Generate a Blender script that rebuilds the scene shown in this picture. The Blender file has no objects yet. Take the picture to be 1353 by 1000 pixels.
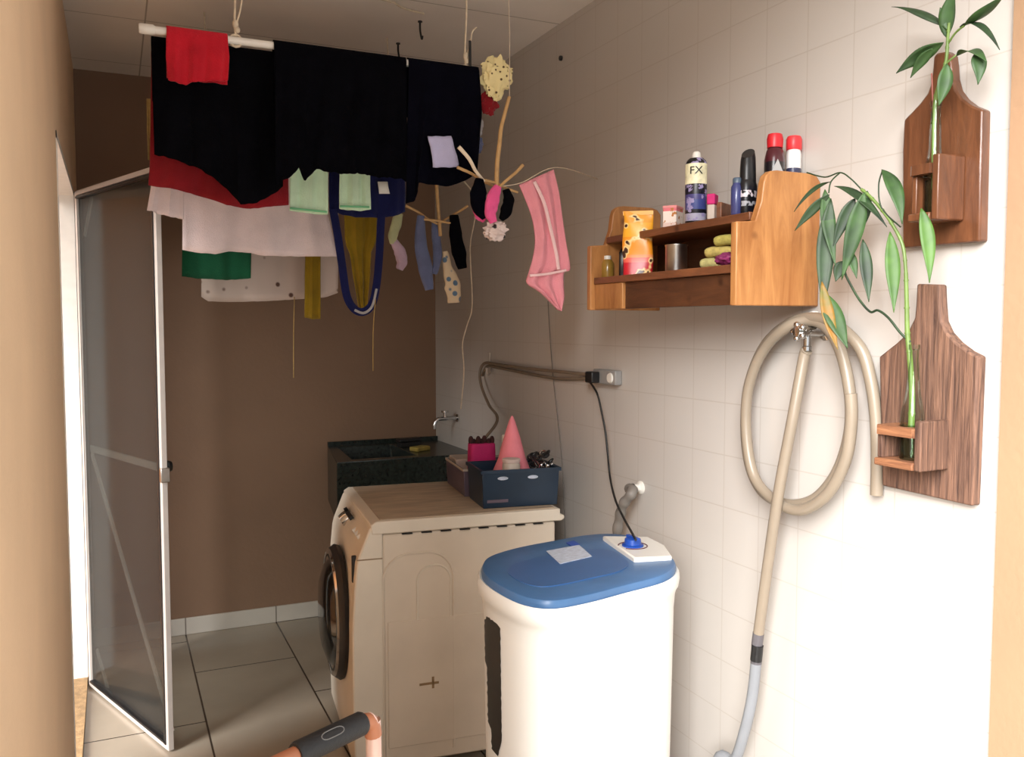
import bpy, bmesh, math, random
from mathutils import Matrix, Vector, noise as mnoise
R = math.radians
rnd = random.Random(7)
SC = bpy.context.scene
COL = SC.collection

# ------------------------------------------------------------------ camera geometry
F = 1150.0; CX = 676.5; CY = 500.0; EYE = 1.5
YAW = R(24.6); PIT = math.atan(70 / F)
def ray(px, py):
    a = (px - CX) / F; b = (CY - py) / F
    f = math.cos(PIT) + math.sin(PIT) * b; u = math.cos(PIT) * b - math.sin(PIT)
    return (a * math.cos(YAW) + f * math.sin(YAW), -a * math.sin(YAW) + f * math.cos(YAW), u)
def U(px, py, x=None, y=None, z=None):
    """point of the photograph on a real plane of the room (x = side walls, y = depth, z = height)"""
    d = ray(px, py)
    t = x / d[0] if x is not None else y / d[1] if y is not None else (z - EYE) / d[2]
    return Vector((d[0] * t, d[1] * t, EYE + d[2] * t))

# room sizes in metres
XR = 1.58; XL = -0.133; YB = 4.44; ZC = 2.65

# ------------------------------------------------------------------ materials
def lin(c):
    o = []
    for v in c:
        v = v / 255.0
        o.append(v / 12.92 if v <= .04045 else ((v + .055) / 1.055) ** 2.4)
    return (o[0], o[1], o[2], 1.0)
def scl(c, k): return (min(1, c[0] * k), min(1, c[1] * k), min(1, c[2] * k), 1)
def base(name):
    m = bpy.data.materials.new(name); m.use_nodes = True
    nt = m.node_tree; b = nt.nodes['Principled BSDF']
    return m, nt, b
def nd(nt, t, **kw):
    n = nt.nodes.new(t)
    for k, v in kw.items(): setattr(n, k, v)
    return n
def mat(name, rgb, rough=.6, metal=0.0, var=.12, scale=12, bump=0.0, bscale=None, sheen=0.0, alpha=None, stretch=None, spec=None):
    m, nt, b = base(name)
    c = lin(rgb)
    tc = nd(nt, 'ShaderNodeTexCoord'); src = tc.outputs['Object']
    if stretch:
        mp = nd(nt, 'ShaderNodeMapping'); mp.inputs['Scale'].default_value = stretch
        nt.links.new(src, mp.inputs['Vector']); src = mp.outputs['Vector']
    n = nd(nt, 'ShaderNodeTexNoise'); n.inputs['Scale'].default_value = scale; n.inputs['Detail'].default_value = 5
    nt.links.new(src, n.inputs['Vector'])
    r = nd(nt, 'ShaderNodeValToRGB')
    r.color_ramp.elements[0].position = .3; r.color_ramp.elements[0].color = scl(c, 1 - var)
    r.color_ramp.elements[1].position = .7; r.color_ramp.elements[1].color = scl(c, 1 + var)
    nt.links.new(n.outputs['Fac'], r.inputs['Fac']); nt.links.new(r.outputs['Color'], b.inputs['Base Color'])
    b.inputs['Roughness'].default_value = rough; b.inputs['Metallic'].default_value = metal
    if spec is not None: b.inputs['Specular IOR Level'].default_value = spec
    if sheen: b.inputs['Sheen Weight'].default_value = sheen
    if bump:
        n2 = nd(nt, 'ShaderNodeTexNoise'); n2.inputs['Scale'].default_value = bscale or scale * 4
        n2.inputs['Detail'].default_value = 3
        nt.links.new(src, n2.inputs['Vector'])
        bp = nd(nt, 'ShaderNodeBump'); bp.inputs['Strength'].default_value = bump; bp.inputs['Distance'].default_value = .01
        nt.links.new(n2.outputs['Fac'], bp.inputs['Height']); nt.links.new(bp.outputs['Normal'], b.inputs['Normal'])
    return m
def cloth_mat(name, rgb, var=.15, scale=14): return mat(name, rgb, .9, 0, var, scale, .35, 260, sheen=.15, spec=.2)
def wood(name, dark, light, stretch, scale=7, rough=.5, knots=True, bump=.25):
    m, nt, b = base(name)
    tc = nd(nt, 'ShaderNodeTexCoord'); mp = nd(nt, 'ShaderNodeMapping'); mp.inputs['Scale'].default_value = stretch
    nt.links.new(tc.outputs['Object'], mp.inputs['Vector'])
    n = nd(nt, 'ShaderNodeTexNoise'); n.inputs['Scale'].default_value = scale; n.inputs['Detail'].default_value = 8
    n.inputs['Roughness'].default_value = .65; n.inputs['Distortion'].default_value = .6
    nt.links.new(mp.outputs['Vector'], n.inputs['Vector'])
    r = nd(nt, 'ShaderNodeValToRGB')
    r.color_ramp.elements[0].position = .32; r.color_ramp.elements[0].color = lin(dark)
    r.color_ramp.elements[1].position = .68; r.color_ramp.elements[1].color = lin(light)
    nt.links.new(n.outputs['Fac'], r.inputs['Fac'])
    out = r.outputs['Color']
    if knots:
        v = nd(nt, 'ShaderNodeTexVoronoi'); v.inputs['Scale'].default_value = 9
        nt.links.new(tc.outputs['Object'], v.inputs['Vector'])
        kr = nd(nt, 'ShaderNodeValToRGB'); kr.color_ramp.elements[0].position = .04; kr.color_ramp.elements[0].color = (.3, .2, .15, 1)
        kr.color_ramp.elements[1].position = .13; kr.color_ramp.elements[1].color = (1, 1, 1, 1)
        nt.links.new(v.outputs['Distance'], kr.inputs['Fac'])
        mx = nd(nt, 'ShaderNodeMix', data_type='RGBA', blend_type='MULTIPLY'); mx.inputs[0].default_value = .8
        nt.links.new(out, mx.inputs[6]); nt.links.new(kr.outputs['Color'], mx.inputs[7]); out = mx.outputs[2]
    nt.links.new(out, b.inputs['Base Color'])
    b.inputs['Roughness'].default_value = rough
    bp = nd(nt, 'ShaderNodeBump'); bp.inputs['Strength'].default_value = bump; bp.inputs['Distance'].default_value = .006
    nt.links.new(n.outputs['Fac'], bp.inputs['Height']); nt.links.new(bp.outputs['Normal'], b.inputs['Normal'])
    return m
def mth(nt, op, a, b=None, c=None):
    n = nd(nt, 'ShaderNodeMath', operation=op)
    for i, v in enumerate((a, b, c)):
        if v is None: continue
        if isinstance(v, (int, float)): n.inputs[i].default_value = v
        else: nt.links.new(v, n.inputs[i])
    return n.outputs[0]
def line_mask(nt, coord, size, off, w):
    """1 on a grout line of half-width w every `size`"""
    fr = mth(nt, 'FRACT', mth(nt, 'DIVIDE', mth(nt, 'SUBTRACT', coord, off - 100 * size), size))
    d = mth(nt, 'MINIMUM', fr, mth(nt, 'SUBTRACT', 1.0, fr))
    sm = nd(nt, 'ShaderNodeMapRange', interpolation_type='SMOOTHSTEP')
    nt.links.new(d, sm.inputs[0]); sm.inputs[1].default_value = w / size * .4; sm.inputs[2].default_value = w / size
    sm.inputs[3].default_value = 1; sm.inputs[4].default_value = 0
    return sm.outputs[0]
def tile_mat(name, rgb, grout, rough, axes, su, sv, ou, ov, w, var=.06, vscale=1.5, bump=.4, shift=0.0):
    m, nt, b = base(name)
    g = nd(nt, 'ShaderNodeNewGeometry'); s = nd(nt, 'ShaderNodeSeparateXYZ'); nt.links.new(g.outputs['Position'], s.inputs[0])
    cu = s.outputs[axes[0]]; cv = s.outputs[axes[1]]
    if shift:
        col = mth(nt, 'FLOOR', mth(nt, 'DIVIDE', mth(nt, 'SUBTRACT', cu, ou - 100 * su), su))
        cv = mth(nt, 'SUBTRACT', cv, mth(nt, 'MULTIPLY', col, shift))
    k = mth(nt, 'MAXIMUM', line_mask(nt, cu, su, ou, w), line_mask(nt, cv, sv, ov, w))
    c = lin(rgb)
    n = nd(nt, 'ShaderNodeTexNoise'); n.inputs['Scale'].default_value = vscale; n.inputs['Detail'].default_value = 6
    nt.links.new(g.outputs['Position'], n.inputs['Vector'])
    r = nd(nt, 'ShaderNodeValToRGB'); r.color_ramp.elements[0].position = .3; r.color_ramp.elements[0].color = scl(c, 1 - var)
    r.color_ramp.elements[1].position = .7; r.color_ramp.elements[1].color = scl(c, 1 + var)
    nt.links.new(n.outputs['Fac'], r.inputs['Fac'])
    mx = nd(nt, 'ShaderNodeMix', data_type='RGBA'); nt.links.new(k, mx.inputs[0])
    nt.links.new(r.outputs['Color'], mx.inputs[6]); mx.inputs[7].default_value = lin(grout)
    nt.links.new(mx.outputs[2], b.inputs['Base Color'])
    b.inputs['Roughness'].default_value = rough
    inv = mth(nt, 'SUBTRACT', 1.0, k)
    bp = nd(nt, 'ShaderNodeBump'); bp.inputs['Strength'].default_value = bump; bp.inputs['Distance'].default_value = .004
    nt.links.new(inv, bp.inputs['Height']); nt.links.new(bp.outputs['Normal'], b.inputs['Normal'])
    return m
def glass_mat(name, tint, rough=.02, gloss=1.0, dens=1.0):
    """see-through tinted pane: transparency times tint, reflections by Fresnel"""
    m = bpy.data.materials.new(name); m.use_nodes = True; nt = m.node_tree; nt.nodes.clear()
    o = nd(nt, 'ShaderNodeOutputMaterial'); t = nd(nt, 'ShaderNodeBsdfTransparent'); g = nd(nt, 'ShaderNodeBsdfGlossy')
    t.inputs[0].default_value = tint; g.inputs['Roughness'].default_value = rough
    fz = nd(nt, 'ShaderNodeFresnel'); fz.inputs[0].default_value = 1.5
    k = mth(nt, 'MULTIPLY', fz.outputs[0], gloss)
    mx = nd(nt, 'ShaderNodeMixShader'); nt.links.new(k, mx.inputs[0])
    nt.links.new(t.outputs[0], mx.inputs[1]); nt.links.new(g.outputs[0], mx.inputs[2]); nt.links.new(mx.outputs[0], o.inputs[0])
    return m
def band_mat(name, bands, axis='Z', rough=.4, blotch=None, bscale=30):
    """printed packaging: colour bands along one object axis (metres), optional printed blotches"""
    m, nt, b = base(name)
    tc = nd(nt, 'ShaderNodeTexCoord'); s = nd(nt, 'ShaderNodeSeparateXYZ'); nt.links.new(tc.outputs['Object'], s.inputs[0])
    top = bands[-1][0]
    fac = mth(nt, 'DIVIDE', s.outputs[axis], top * 1.0001)
    r = nd(nt, 'ShaderNodeValToRGB'); r.color_ramp.interpolation = 'CONSTANT'
    els = r.color_ramp.elements
    els[0].position = 0; els[0].color = lin(bands[0][1]); els[1].position = .999; els[1].color = lin(bands[-1][1])
    for i in range(1, len(bands)):
        e = els.new(bands[i - 1][0] / top); e.color = lin(bands[i][1])
    nt.links.new(fac, r.inputs['Fac']); out = r.outputs['Color']
    if blotch:
        n = nd(nt, 'ShaderNodeTexNoise'); n.inputs['Scale'].default_value = bscale; n.inputs['Detail'].default_value = 2
        nt.links.new(tc.outputs['Object'], n.inputs['Vector'])
        for (lo, hi, colr) in blotch:
            q = nd(nt, 'ShaderNodeMapRange'); nt.links.new(n.outputs['Fac'], q.inputs[0]); q.inputs[1].default_value = lo; q.inputs[2].default_value = hi
            mx = nd(nt, 'ShaderNodeMix', data_type='RGBA'); nt.links.new(q.outputs[0], mx.inputs[0])
            nt.links.new(out, mx.inputs[6]); mx.inputs[7].default_value = lin(colr); out = mx.outputs[2]
    nt.links.new(out, b.inputs['Base Color']); b.inputs['Roughness'].default_value = rough
    return m
def leaf_mat(name, a, c, tip=None):
    m, nt, b = base(name)
    g = nd(nt, 'ShaderNodeTexCoord')
    n = nd(nt, 'ShaderNodeTexNoise'); n.inputs['Scale'].default_value = 25; nt.links.new(g.outputs['Object'], n.inputs['Vector'])
    r = nd(nt, 'ShaderNodeValToRGB'); r.color_ramp.elements[0].position = .3; r.color_ramp.elements[0].color = lin(a)
    r.color_ramp.elements[1].position = .7; r.color_ramp.elements[1].color = lin(c)
    nt.links.new(n.outputs['Fac'], r.inputs['Fac']); nt.links.new(r.outputs['Color'], b.inputs['Base Color'])
    b.inputs['Roughness'].default_value = .55
    b.inputs['Subsurface Weight'].default_value = 0
    return m

M = {}
M['tile'] = tile_mat('white_wall_tile', (194, 188, 182), (183, 175, 167), .3, 'YZ', .1495, .1495, 1.545, 2.177, .0022, .03, 1.2, .05)
M['tan'] = mat('tan_paint', (238, 204, 168), .75, 0, .05, 3, .12, 60)
M['backpaint'] = mat('tan_paint_shaded', (132, 103, 82), .75, 0, .06, 2.5, .12, 60)  # the tan wall paint with the deep end's shade put into its colour
M['ceiling'] = tile_mat('ceiling_boards', (240, 232, 224), (176, 166, 156), .8, 'XY', 1.5, .62, .14, 3.02, .004, .06, 2, .2)
M['floor'] = tile_mat('beige_floor_tile', (164, 153, 137), (58, 48, 40), .22, 'XY', .43, .92, .285, 3.52, .0048, .09, 3, .3, shift=.51)
M['stone'] = mat('tan_stone', (176, 146, 108), .7, 0, .25, 40, .3)
M['ground'] = mat('concrete_ground', (232, 225, 214), .85, 0, .1, 6, .2)
M['skirt'] = tile_mat('pale_skirting_tile', (196, 188, 178), (120, 110, 100), .35, 'XZ', .43, 2.0, .285, -1, .004, .06, 6, .2)
M['white_metal'] = mat('white_painted_metal', (226, 220, 212), .4, .0, .04, 30)
M['white_plastic'] = mat('white_plastic', (232, 228, 220), .4, 0, .03, 8)
M['cream_plastic'] = mat('yellowed_plastic', (228, 217, 200), .42, 0, .06, 5, .05)
M['cream_panel'] = mat('cream_enamel', (222, 208, 190), .35, 0, .07, 4, .04)
M['dirty_top'] = mat('dusty_enamel_top', (186, 166, 142), .5, 0, .22, 9, .1, stretch=(1, 6, 1))
M['gasket'] = mat('dark_gasket', (30, 29, 30), .5, 0, .1, 20)
M['black_plastic'] = mat('black_plastic', (22, 22, 24), .4, 0, .15, 20)
M['grey_plastic'] = mat('grey_plastic', (150, 148, 146), .5, 0, .1, 20)
M['chrome'] = mat('chrome', (205, 205, 205), .12, 1.0, .05, 20)
M['steel'] = mat('brushed_steel', (190, 188, 185), .28, 1.0, .08, 40)
M['dark_door_glass'] = mat('dark_porthole_glass', (16, 16, 18), .08, 0, .1, 5)
M['tub_white'] = mat('white_tub_plastic', (238, 236, 230), .38, 0, .02, 5)
M['tub_lid'] = mat('blue_lid_plastic', (72, 112, 158), .36, 0, .16, 6, .05)
M['knob_blue'] = mat('royal_blue_plastic', (30, 76, 170), .35, 0, .1, 20)
M['sticker'] = mat('pale_sticker', (196, 204, 220), .45, 0, .25, 60, stretch=(1, 4, 1))
M['label_black'] = mat('black_print', (24, 26, 26), .45, 0, .3, 50)
M['granite'] = mat('dark_green_granite', (34, 40, 36), .25, 0, .5, 70)
M['soap'] = mat('yellow_sponge', (150, 130, 60), .9, 0, .2, 50, .4)
M['navy_bin'] = mat('navy_bin_plastic', (20, 44, 66), .35, 0, .12, 10)
M['violet_bin'] = mat('dusky_violet_plastic', (104, 90, 104), .4, 0, .12, 10)
M['magenta'] = mat('magenta_fabric', (200, 34, 112), .7, 0, .12, 20, .2)
M['pinkcone'] = mat('pink_felt', (238, 138, 150), .85, 0, .06, 20, .2)
M['paletub'] = mat('pale_tub_plastic', (190, 176, 164), .45, 0, .08, 20)
M['cable_grey'] = mat('beige_cable', (128, 112, 96), .6, 0, .12, 20)
M['cable_black'] = mat('black_cable', (18, 17, 18), .5, 0, .1, 20)
M['cord_string'] = mat('pale_string', (206, 188, 164), .9, 0, .15, 60)
M['cord_yellow'] = mat('yellowed_string', (170, 140, 84), .9, 0, .15, 60)
M['hose'] = mat('beige_hose', (142, 129, 113), .35, 0, .06, 10)
M['hose_grey'] = mat('pale_grey_hose', (132, 135, 140), .4, 0, .05, 10)
M['hose_dark'] = mat('corrugated_grey_hose', (120, 114, 108), .5, 0, .1, 20)
M['pine'] = wood('orange_pine', (146, 92, 48), (190, 134, 80), (5, 5, .8), 5, .4)
M['pine_y'] = wood('reddish_pine_board', (92, 54, 34), (138, 86, 54), (5, .8, 5), 5, .4)
M['pine_dark'] = wood('dark_brown_board', (60, 34, 20), (96, 58, 34), (5, .8, 5), 6, .45)  # darker brown wood for one rail section and the back panel
M['mahogany'] = wood('varnished_red_wood', (76, 46, 30), (114, 71, 46), (6, 6, .9), 6, .3, False)
M['oldwood'] = wood('weathered_brown_wood', (62, 40, 32), (134, 98, 78), (14, 14, .8), 9, .7, False, .7)
M['oldwood_h'] = wood('weathered_brown_crosswood', (104, 62, 40), (164, 112, 76), (12, 1, 12), 9, .7, False, .6)
M['bottle_glass'] = glass_mat('clear_bottle_glass', (.93, .98, .94, 1), .03, .7)
M['smoked'] = glass_mat('smoked_door_glass', (.52, .53, .52, 1), .10, .3)
def dusty(m, rgb, k):
    nt = m.node_tree; o = [n for n in nt.nodes if n.type == 'OUTPUT_MATERIAL'][0]; l = o.inputs[0].links[0].from_socket
    d = nd(nt, 'ShaderNodeBsdfDiffuse'); d.inputs[0].default_value = lin(rgb); mx = nd(nt, 'ShaderNodeMixShader'); mx.inputs[0].default_value = k
    nt.links.new(l, mx.inputs[1]); nt.links.new(d.outputs[0], mx.inputs[2]); nt.links.new(mx.outputs[0], o.inputs[0])
dusty(M['smoked'], (96, 94, 92), .12)
M['stick'] = mat('bamboo_stick', (196, 156, 104), .6, 0, .15, 30)
M['stick_pale'] = mat('pale_stick', (226, 208, 184), .6, 0, .1, 30)
M['leaf'] = leaf_mat('leaf_green', (34, 58, 28), (58, 90, 42))
M['leaf_dark'] = leaf_mat('leaf_dark_green', (22, 40, 22), (42, 66, 34))
M['leaf_bright'] = leaf_mat('leaf_bright_green', (52, 86, 28), (76, 112, 42))
M['leaf_yellow'] = leaf_mat('leaf_yellowing', (150, 96, 26), (84, 92, 30))
M['stem'] = mat('bamboo_stem_green', (100, 124, 60), .45, 0, .2, 40)
M['stem_red'] = mat('reddish_twig', (130, 72, 62), .6, 0, .2, 40)
M['orange'] = mat('orange_painted_steel', (186, 118, 84), .4, 0, .1, 20)
M['pinkmetal'] = mat('pale_pink_steel', (226, 190, 176), .35, .2, .08, 20)
M['grip'] = mat('black_rubber_grip', (36, 36, 38), .55, 0, .12, 30, .15, 200)
M['grey_print'] = mat('grey_raised_print', (120, 118, 116), .5)
M['black_fabric'] = mat('black_cloth', (7, 7, 11), .95, 0, .3, 14, .35, 260, spec=.05)
M['black_knit'] = mat('black_knit', (5, 5, 9), .95, 0, .3, 30, .35, 260, spec=.05)
M['navy_fabric'] = mat('deep_black_navy_cloth', (6, 6, 15), .95, 0, .3, 14, .35, 260, spec=.05)
M['red_fabric'] = cloth_mat('bright_red_cloth', (186, 22, 40))
M['darkred_fabric'] = cloth_mat('dark_red_cloth', (140, 26, 34))
M['towel_white'] = cloth_mat('off_white_towel', (232, 214, 214), .07)
M['towel_pale'] = cloth_mat('greyish_white_cloth', (206, 186, 178), .1)
M['green_fabric'] = cloth_mat('bottle_green_cloth', (12, 74, 46))
M['mint'] = cloth_mat('mint_cloth', (212, 238, 204), .08)
M['mint_trim'] = cloth_mat('mint_trim', (120, 190, 140), .08)
M['blue_fabric'] = cloth_mat('royal_navy_cloth', (17, 22, 70))
M['olive'] = cloth_mat('mustard_olive_cloth', (140, 112, 22))
M['lavender'] = cloth_mat('lavender_cloth', (186, 182, 216), .08)
M['pink_fabric'] = cloth_mat('pink_towel_cloth', (232, 150, 160), .07)
M['pink_trim'] = cloth_mat('pale_pink_trim', (246, 206, 206), .05)
M['hotpink'] = cloth_mat('hot_pink_cloth', (236, 92, 150))
M['greyblue'] = cloth_mat('grey_blue_cloth', (96, 102, 132))
M['greyish'] = cloth_mat('pale_grey_cloth', (168, 164, 166))
M['lilac'] = cloth_mat('dusky_lilac_cloth', (178, 150, 164))
M['palegreen'] = cloth_mat('pale_yellow_green_cloth', (176, 176, 134))
def dotted(name, bg, dot, scale=38, th=.3):
    m, nt, b = base(name)
    tc = nd(nt, 'ShaderNodeTexCoord'); v = nd(nt, 'ShaderNodeTexVoronoi'); v.inputs['Scale'].default_value = scale
    nt.links.new(tc.outputs['Object'], v.inputs['Vector'])
    r = nd(nt, 'ShaderNodeValToRGB'); r.color_ramp.elements[0].position = th; r.color_ramp.elements[0].color = lin(dot)
    r.color_ramp.elements[1].position = th + .08; r.color_ramp.elements[1].color = lin(bg)
    nt.links.new(v.outputs['Distance'], r.inputs['Fac']); nt.links.new(r.outputs['Color'], b.inputs['Base Color'])
    b.inputs['Roughness'].default_value = .9
    return m
M['cream_dots'] = dotted('cream_cloth_with_dark_dots', (234, 216, 160), (90, 66, 40), 60, .2)
M['cream_blue'] = dotted('cream_cloth_with_blue_print', (206, 182, 150), (86, 108, 130), 30, .28)
M['white_black'] = dotted('white_cloth_with_black_print', (220, 200, 194), (40, 34, 34), 34, .24)
M['print_white'] = dotted('pale_cloth_with_brown_print', (204, 186, 176), (96, 66, 56), 16, .1)

# ------------------------------------------------------------------ mesh builder
def catmull(pts, n=6, closed=False):
    P = [Vector(p) for p in pts]
    if len(P) < 3 and not closed: return P
    out = []; N = len(P)
    rng = range(N if closed else N - 1)
    for i in rng:
        if closed: p0, p1, p2, p3 = P[(i - 1) % N], P[i], P[(i + 1) % N], P[(i + 2) % N]
        else: p0, p1, p2, p3 = P[max(i - 1, 0)], P[i], P[i + 1], P[min(i + 2, N - 1)]
        for k in range(n):
            t = k / n
            out.append(.5 * ((2 * p1) + (-p0 + p2) * t + (2 * p0 - 5 * p1 + 4 * p2 - p3) * t * t + (-p0 + 3 * p1 - 3 * p2 + p3) * t ** 3))
    if not closed: out.append(P[-1])
    return out
def resample(pts, n):
    P = [Vector(p) for p in pts]
    L = [0]
    for a, b in zip(P, P[1:]): L.append(L[-1] + (b - a).length)
    T = L[-1] or 1; out = []
    j = 0
    for i in range(n):
        s = T * i / (n - 1)
        while j < len(P) - 2 and L[j + 1] < s: j += 1
        d = L[j + 1] - L[j]
        out.append(P[j].lerp(P[j + 1], (s - L[j]) / d if d > 1e-9 else 0))
    return out

MW = {}
class MB:
    def __init__(self, X=None): self.v = []; self.f = []; self.mi = []; self.X = X; self.cur = 0
    def add(self, vs, fs):
        o = len(self.v)
        for p in vs:
            p = Vector(p)
            self.v.append(self.X @ p if self.X else p)
        for f in fs: self.f.append([o + i for i in f]); self.mi.append(self.cur)
        return self
    def box(self, a, b):
        x0, y0, z0 = a; x1, y1, z1 = b
        vs = [(x0, y0, z0), (x1, y0, z0), (x1, y1, z0), (x0, y1, z0), (x0, y0, z1), (x1, y0, z1), (x1, y1, z1), (x0, y1, z1)]
        return self.add(vs, [(0, 3, 2, 1), (4, 5, 6, 7), (0, 1, 5, 4), (1, 2, 6, 5), (2, 3, 7, 6), (3, 0, 4, 7)])
    def bar(self, p, q, w, h, up=(0, 0, 1)):
        p = Vector(p); q = Vector(q); d = (q - p).normalized(); s = d.cross(Vector(up))
        if s.length < 1e-4: s = Vector((1, 0, 0))
        s.normalize(); u = s.cross(d); s = s * w / 2; u = u * h / 2
        vs = [p - s - u, p + s - u, p + s + u, p - s + u, q - s - u, q + s - u, q + s + u, q - s + u]
        return self.add(vs, [(0, 3, 2, 1), (4, 5, 6, 7), (0, 1, 5, 4), (1, 2, 6, 5), (2, 3, 7, 6), (3, 0, 4, 7)])
    def tube(self, pts, r, n=10, closed=False, cap=True, flat=1.0):
        P = [Vector(p) for p in pts]; N = len(P); vs = []; fs = []
        rr = r if callable(r) else (lambda t: r)
        T = []
        for i in range(N):
            a = P[(i - 1) % N] if closed else P[max(i - 1, 0)]; b = P[(i + 1) % N] if closed else P[min(i + 1, N - 1)]
            d = b - a
            T.append(d.normalized() if d.length > 1e-9 else Vector((0, 0, 1)))
        ref = Vector((0, 0, 1)) if abs(T[0].z) < .9 else Vector((1, 0, 0))
        nrm = (ref - T[0] * ref.dot(T[0])).normalized()
        for i in range(N):
            nrm = (nrm - T[i] * nrm.dot(T[i]))
            nrm = nrm.normalized() if nrm.length > 1e-6 else T[i].orthogonal().normalized()
            bn = T[i].cross(nrm); q = rr(i / max(1, N - 1))
            for k in range(n):
                a = 2 * math.pi * k / n
                vs.append(P[i] + nrm * math.cos(a) * q + bn * math.sin(a) * q * flat)
        for i in range(N if closed else N - 1):
            j = (i + 1) % N
            for k in range(n):
                l = (k + 1) % n
                fs.append((i * n + k, i * n + l, j * n + l, j * n + k))
        if cap and not closed:
            fs.append(tuple(range(n - 1, -1, -1))); fs.append(tuple((N - 1) * n + k for k in range(n)))
        return self.add(vs, fs)
    def lathe(self, prof, c=(0, 0, 0), n=24, axis='Z', sx=1.0, sy=1.0):
        vs = []; fs = []; m = len(prof)
        for (r, h) in prof:
            for k in range(n):
                a = 2 * math.pi * k / n; x = r * math.cos(a) * sx; y = r * math.sin(a) * sy
                p = (x, y, h) if axis == 'Z' else (h, x, y) if axis == 'X' else (y, h, x)
                vs.append(Vector(p) + Vector(c))
        for i in range(m - 1):
            for k in range(n):
                l = (k + 1) % n; fs.append((i * n + k, i * n + l, (i + 1) * n + l, (i + 1) * n + k))
        if prof[0][0] > 1e-5: fs.append(tuple(range(n - 1, -1, -1)))
        if prof[-1][0] > 1e-5: fs.append(tuple((m - 1) * n + k for k in range(n)))
        return self.add(vs, fs)
    def prism(self, poly, axis, a, b):
        n = len(poly)
        def mk(p, h): return (h, p[0], p[1]) if axis == 'X' else (p[0], h, p[1]) if axis == 'Y' else (p[0], p[1], h)
        vs = [mk(p, a) for p in poly] + [mk(p, b) for p in poly]
        fs = [tuple(range(n - 1, -1, -1)), tuple(range(n, 2 * n))] + [(i, (i + 1) % n, n + (i + 1) % n, n + i) for i in range(n)]
        return self.add(vs, fs)
    def loft(self, rings, cap0=True, cap1=True):
        n = len(rings[0]); vs = [p for r in rings for p in r]; fs = []
        for i in range(len(rings) - 1):
            for k in range(n):
                l = (k + 1) % n; fs.append((i * n + k, i * n + l, (i + 1) * n + l, (i + 1) * n + k))
        if cap0: fs.append(tuple(range(n - 1, -1, -1)))
        if cap1: fs.append(tuple((len(rings) - 1) * n + k for k in range(n)))
        return self.add(vs, fs)
    def grid(self, rows):
        n = len(rows[0]); vs = [p for r in rows for p in r]
        fs = [(i * n + k, i * n + k + 1, (i + 1) * n + k + 1, (i + 1) * n + k) for i in range(len(rows) - 1) for k in range(n - 1)]
        return self.add(vs, fs)
    def ball(self, c, r, sx=1, sy=1, sz=1, n=16):
        prof = [(max(1e-6, r * math.sin(math.pi * i / 10)), -r * math.cos(math.pi * i / 10) * sz) for i in range(11)]
        return self.lathe(prof, c, n, 'Z', sx, sy)
    def build(self, name, mats, parent=None, origin=None, bevel=0, solid=0, sub=0, angle=38, offset=0, weld=True):
        me = bpy.data.meshes.new(name)
        if parent is not None: inv = MW[parent].inverted(); mw = MW[parent]
        else:
            if origin is None:
                xs = [p.x for p in self.v]; ys = [p.y for p in self.v]; zs = [p.z for p in self.v]
                origin = ((min(xs) + max(xs)) / 2, (min(ys) + max(ys)) / 2, min(zs))
            mw = Matrix.Translation(Vector(origin)); inv = mw.inverted()
        me.from_pydata([inv @ p for p in self.v], [], self.f)
        mats = mats if isinstance(mats, (list, tuple)) else [mats]
        for m in mats: me.materials.append(m)
        for p, i in zip(me.polygons, self.mi): p.material_index = min(i, len(mats) - 1)
        bm = bmesh.new(); bm.from_mesh(me)
        if weld: bmesh.ops.remove_doubles(bm, verts=bm.verts, dist=1e-5)
        bmesh.ops.recalc_face_normals(bm, faces=bm.faces)
        bm.to_mesh(me); bm.free()
        for p in me.polygons: p.use_smooth = True
        me.set_sharp_from_angle(angle=R(angle))
        o = bpy.data.objects.new(name, me); COL.objects.link(o)
        if parent is not None: o.parent = parent; MW[o] = MW[parent]
        else: o.location = origin; MW[o] = mw
        if bevel:
            b = o.modifiers.new('bevel', 'BEVEL'); b.width = bevel; b.segments = 2; b.limit_method = 'ANGLE'; b.angle_limit = R(40)
        if solid:
            s = o.modifiers.new('solid', 'SOLIDIFY'); s.thickness = solid; s.offset = offset
        if sub:
            s = o.modifiers.new('sub', 'SUBSURF'); s.levels = sub; s.render_levels = sub
        return o
def thing(name, label, cat, loc, rz=0.0, group=None):
    o = bpy.data.objects.new(name, None); COL.objects.link(o)
    o.empty_display_size = .05; o.location = loc; o.rotation_euler = (0, 0, rz)
    MW[o] = Matrix.Translation(Vector(loc)) @ Matrix.Rotation(rz, 4, 'Z')
    return tag(o, label, cat, group)
def tag(o, label, cat, group=None):
    o['label'] = label; o['category'] = cat
    if group: o['group'] = group
    return o
def struct(o, label=None, cat=None):
    o['kind'] = 'structure'
    if label: o['label'] = label
    if cat: o['category'] = cat
    return o
def text_mesh(body, size):
    cu = bpy.data.curves.new('lettering', 'FONT'); cu.body = body; cu.size = size; cu.align_x = 'CENTER'; cu.align_y = 'CENTER'
    cu.extrude = size * .02; cu.resolution_u = 3
    ob = bpy.data.objects.new('lettering', cu); COL.objects.link(ob)
    bpy.context.view_layer.update()
    me = bpy.data.meshes.new_from_object(ob.evaluated_get(bpy.context.evaluated_depsgraph_get()))
    v = [p.co.copy() for p in me.vertices]; f = [tuple(p.vertices) for p in me.polygons]
    bpy.data.objects.remove(ob); bpy.data.curves.remove(cu); bpy.data.meshes.remove(me)
    return v, f

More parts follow.
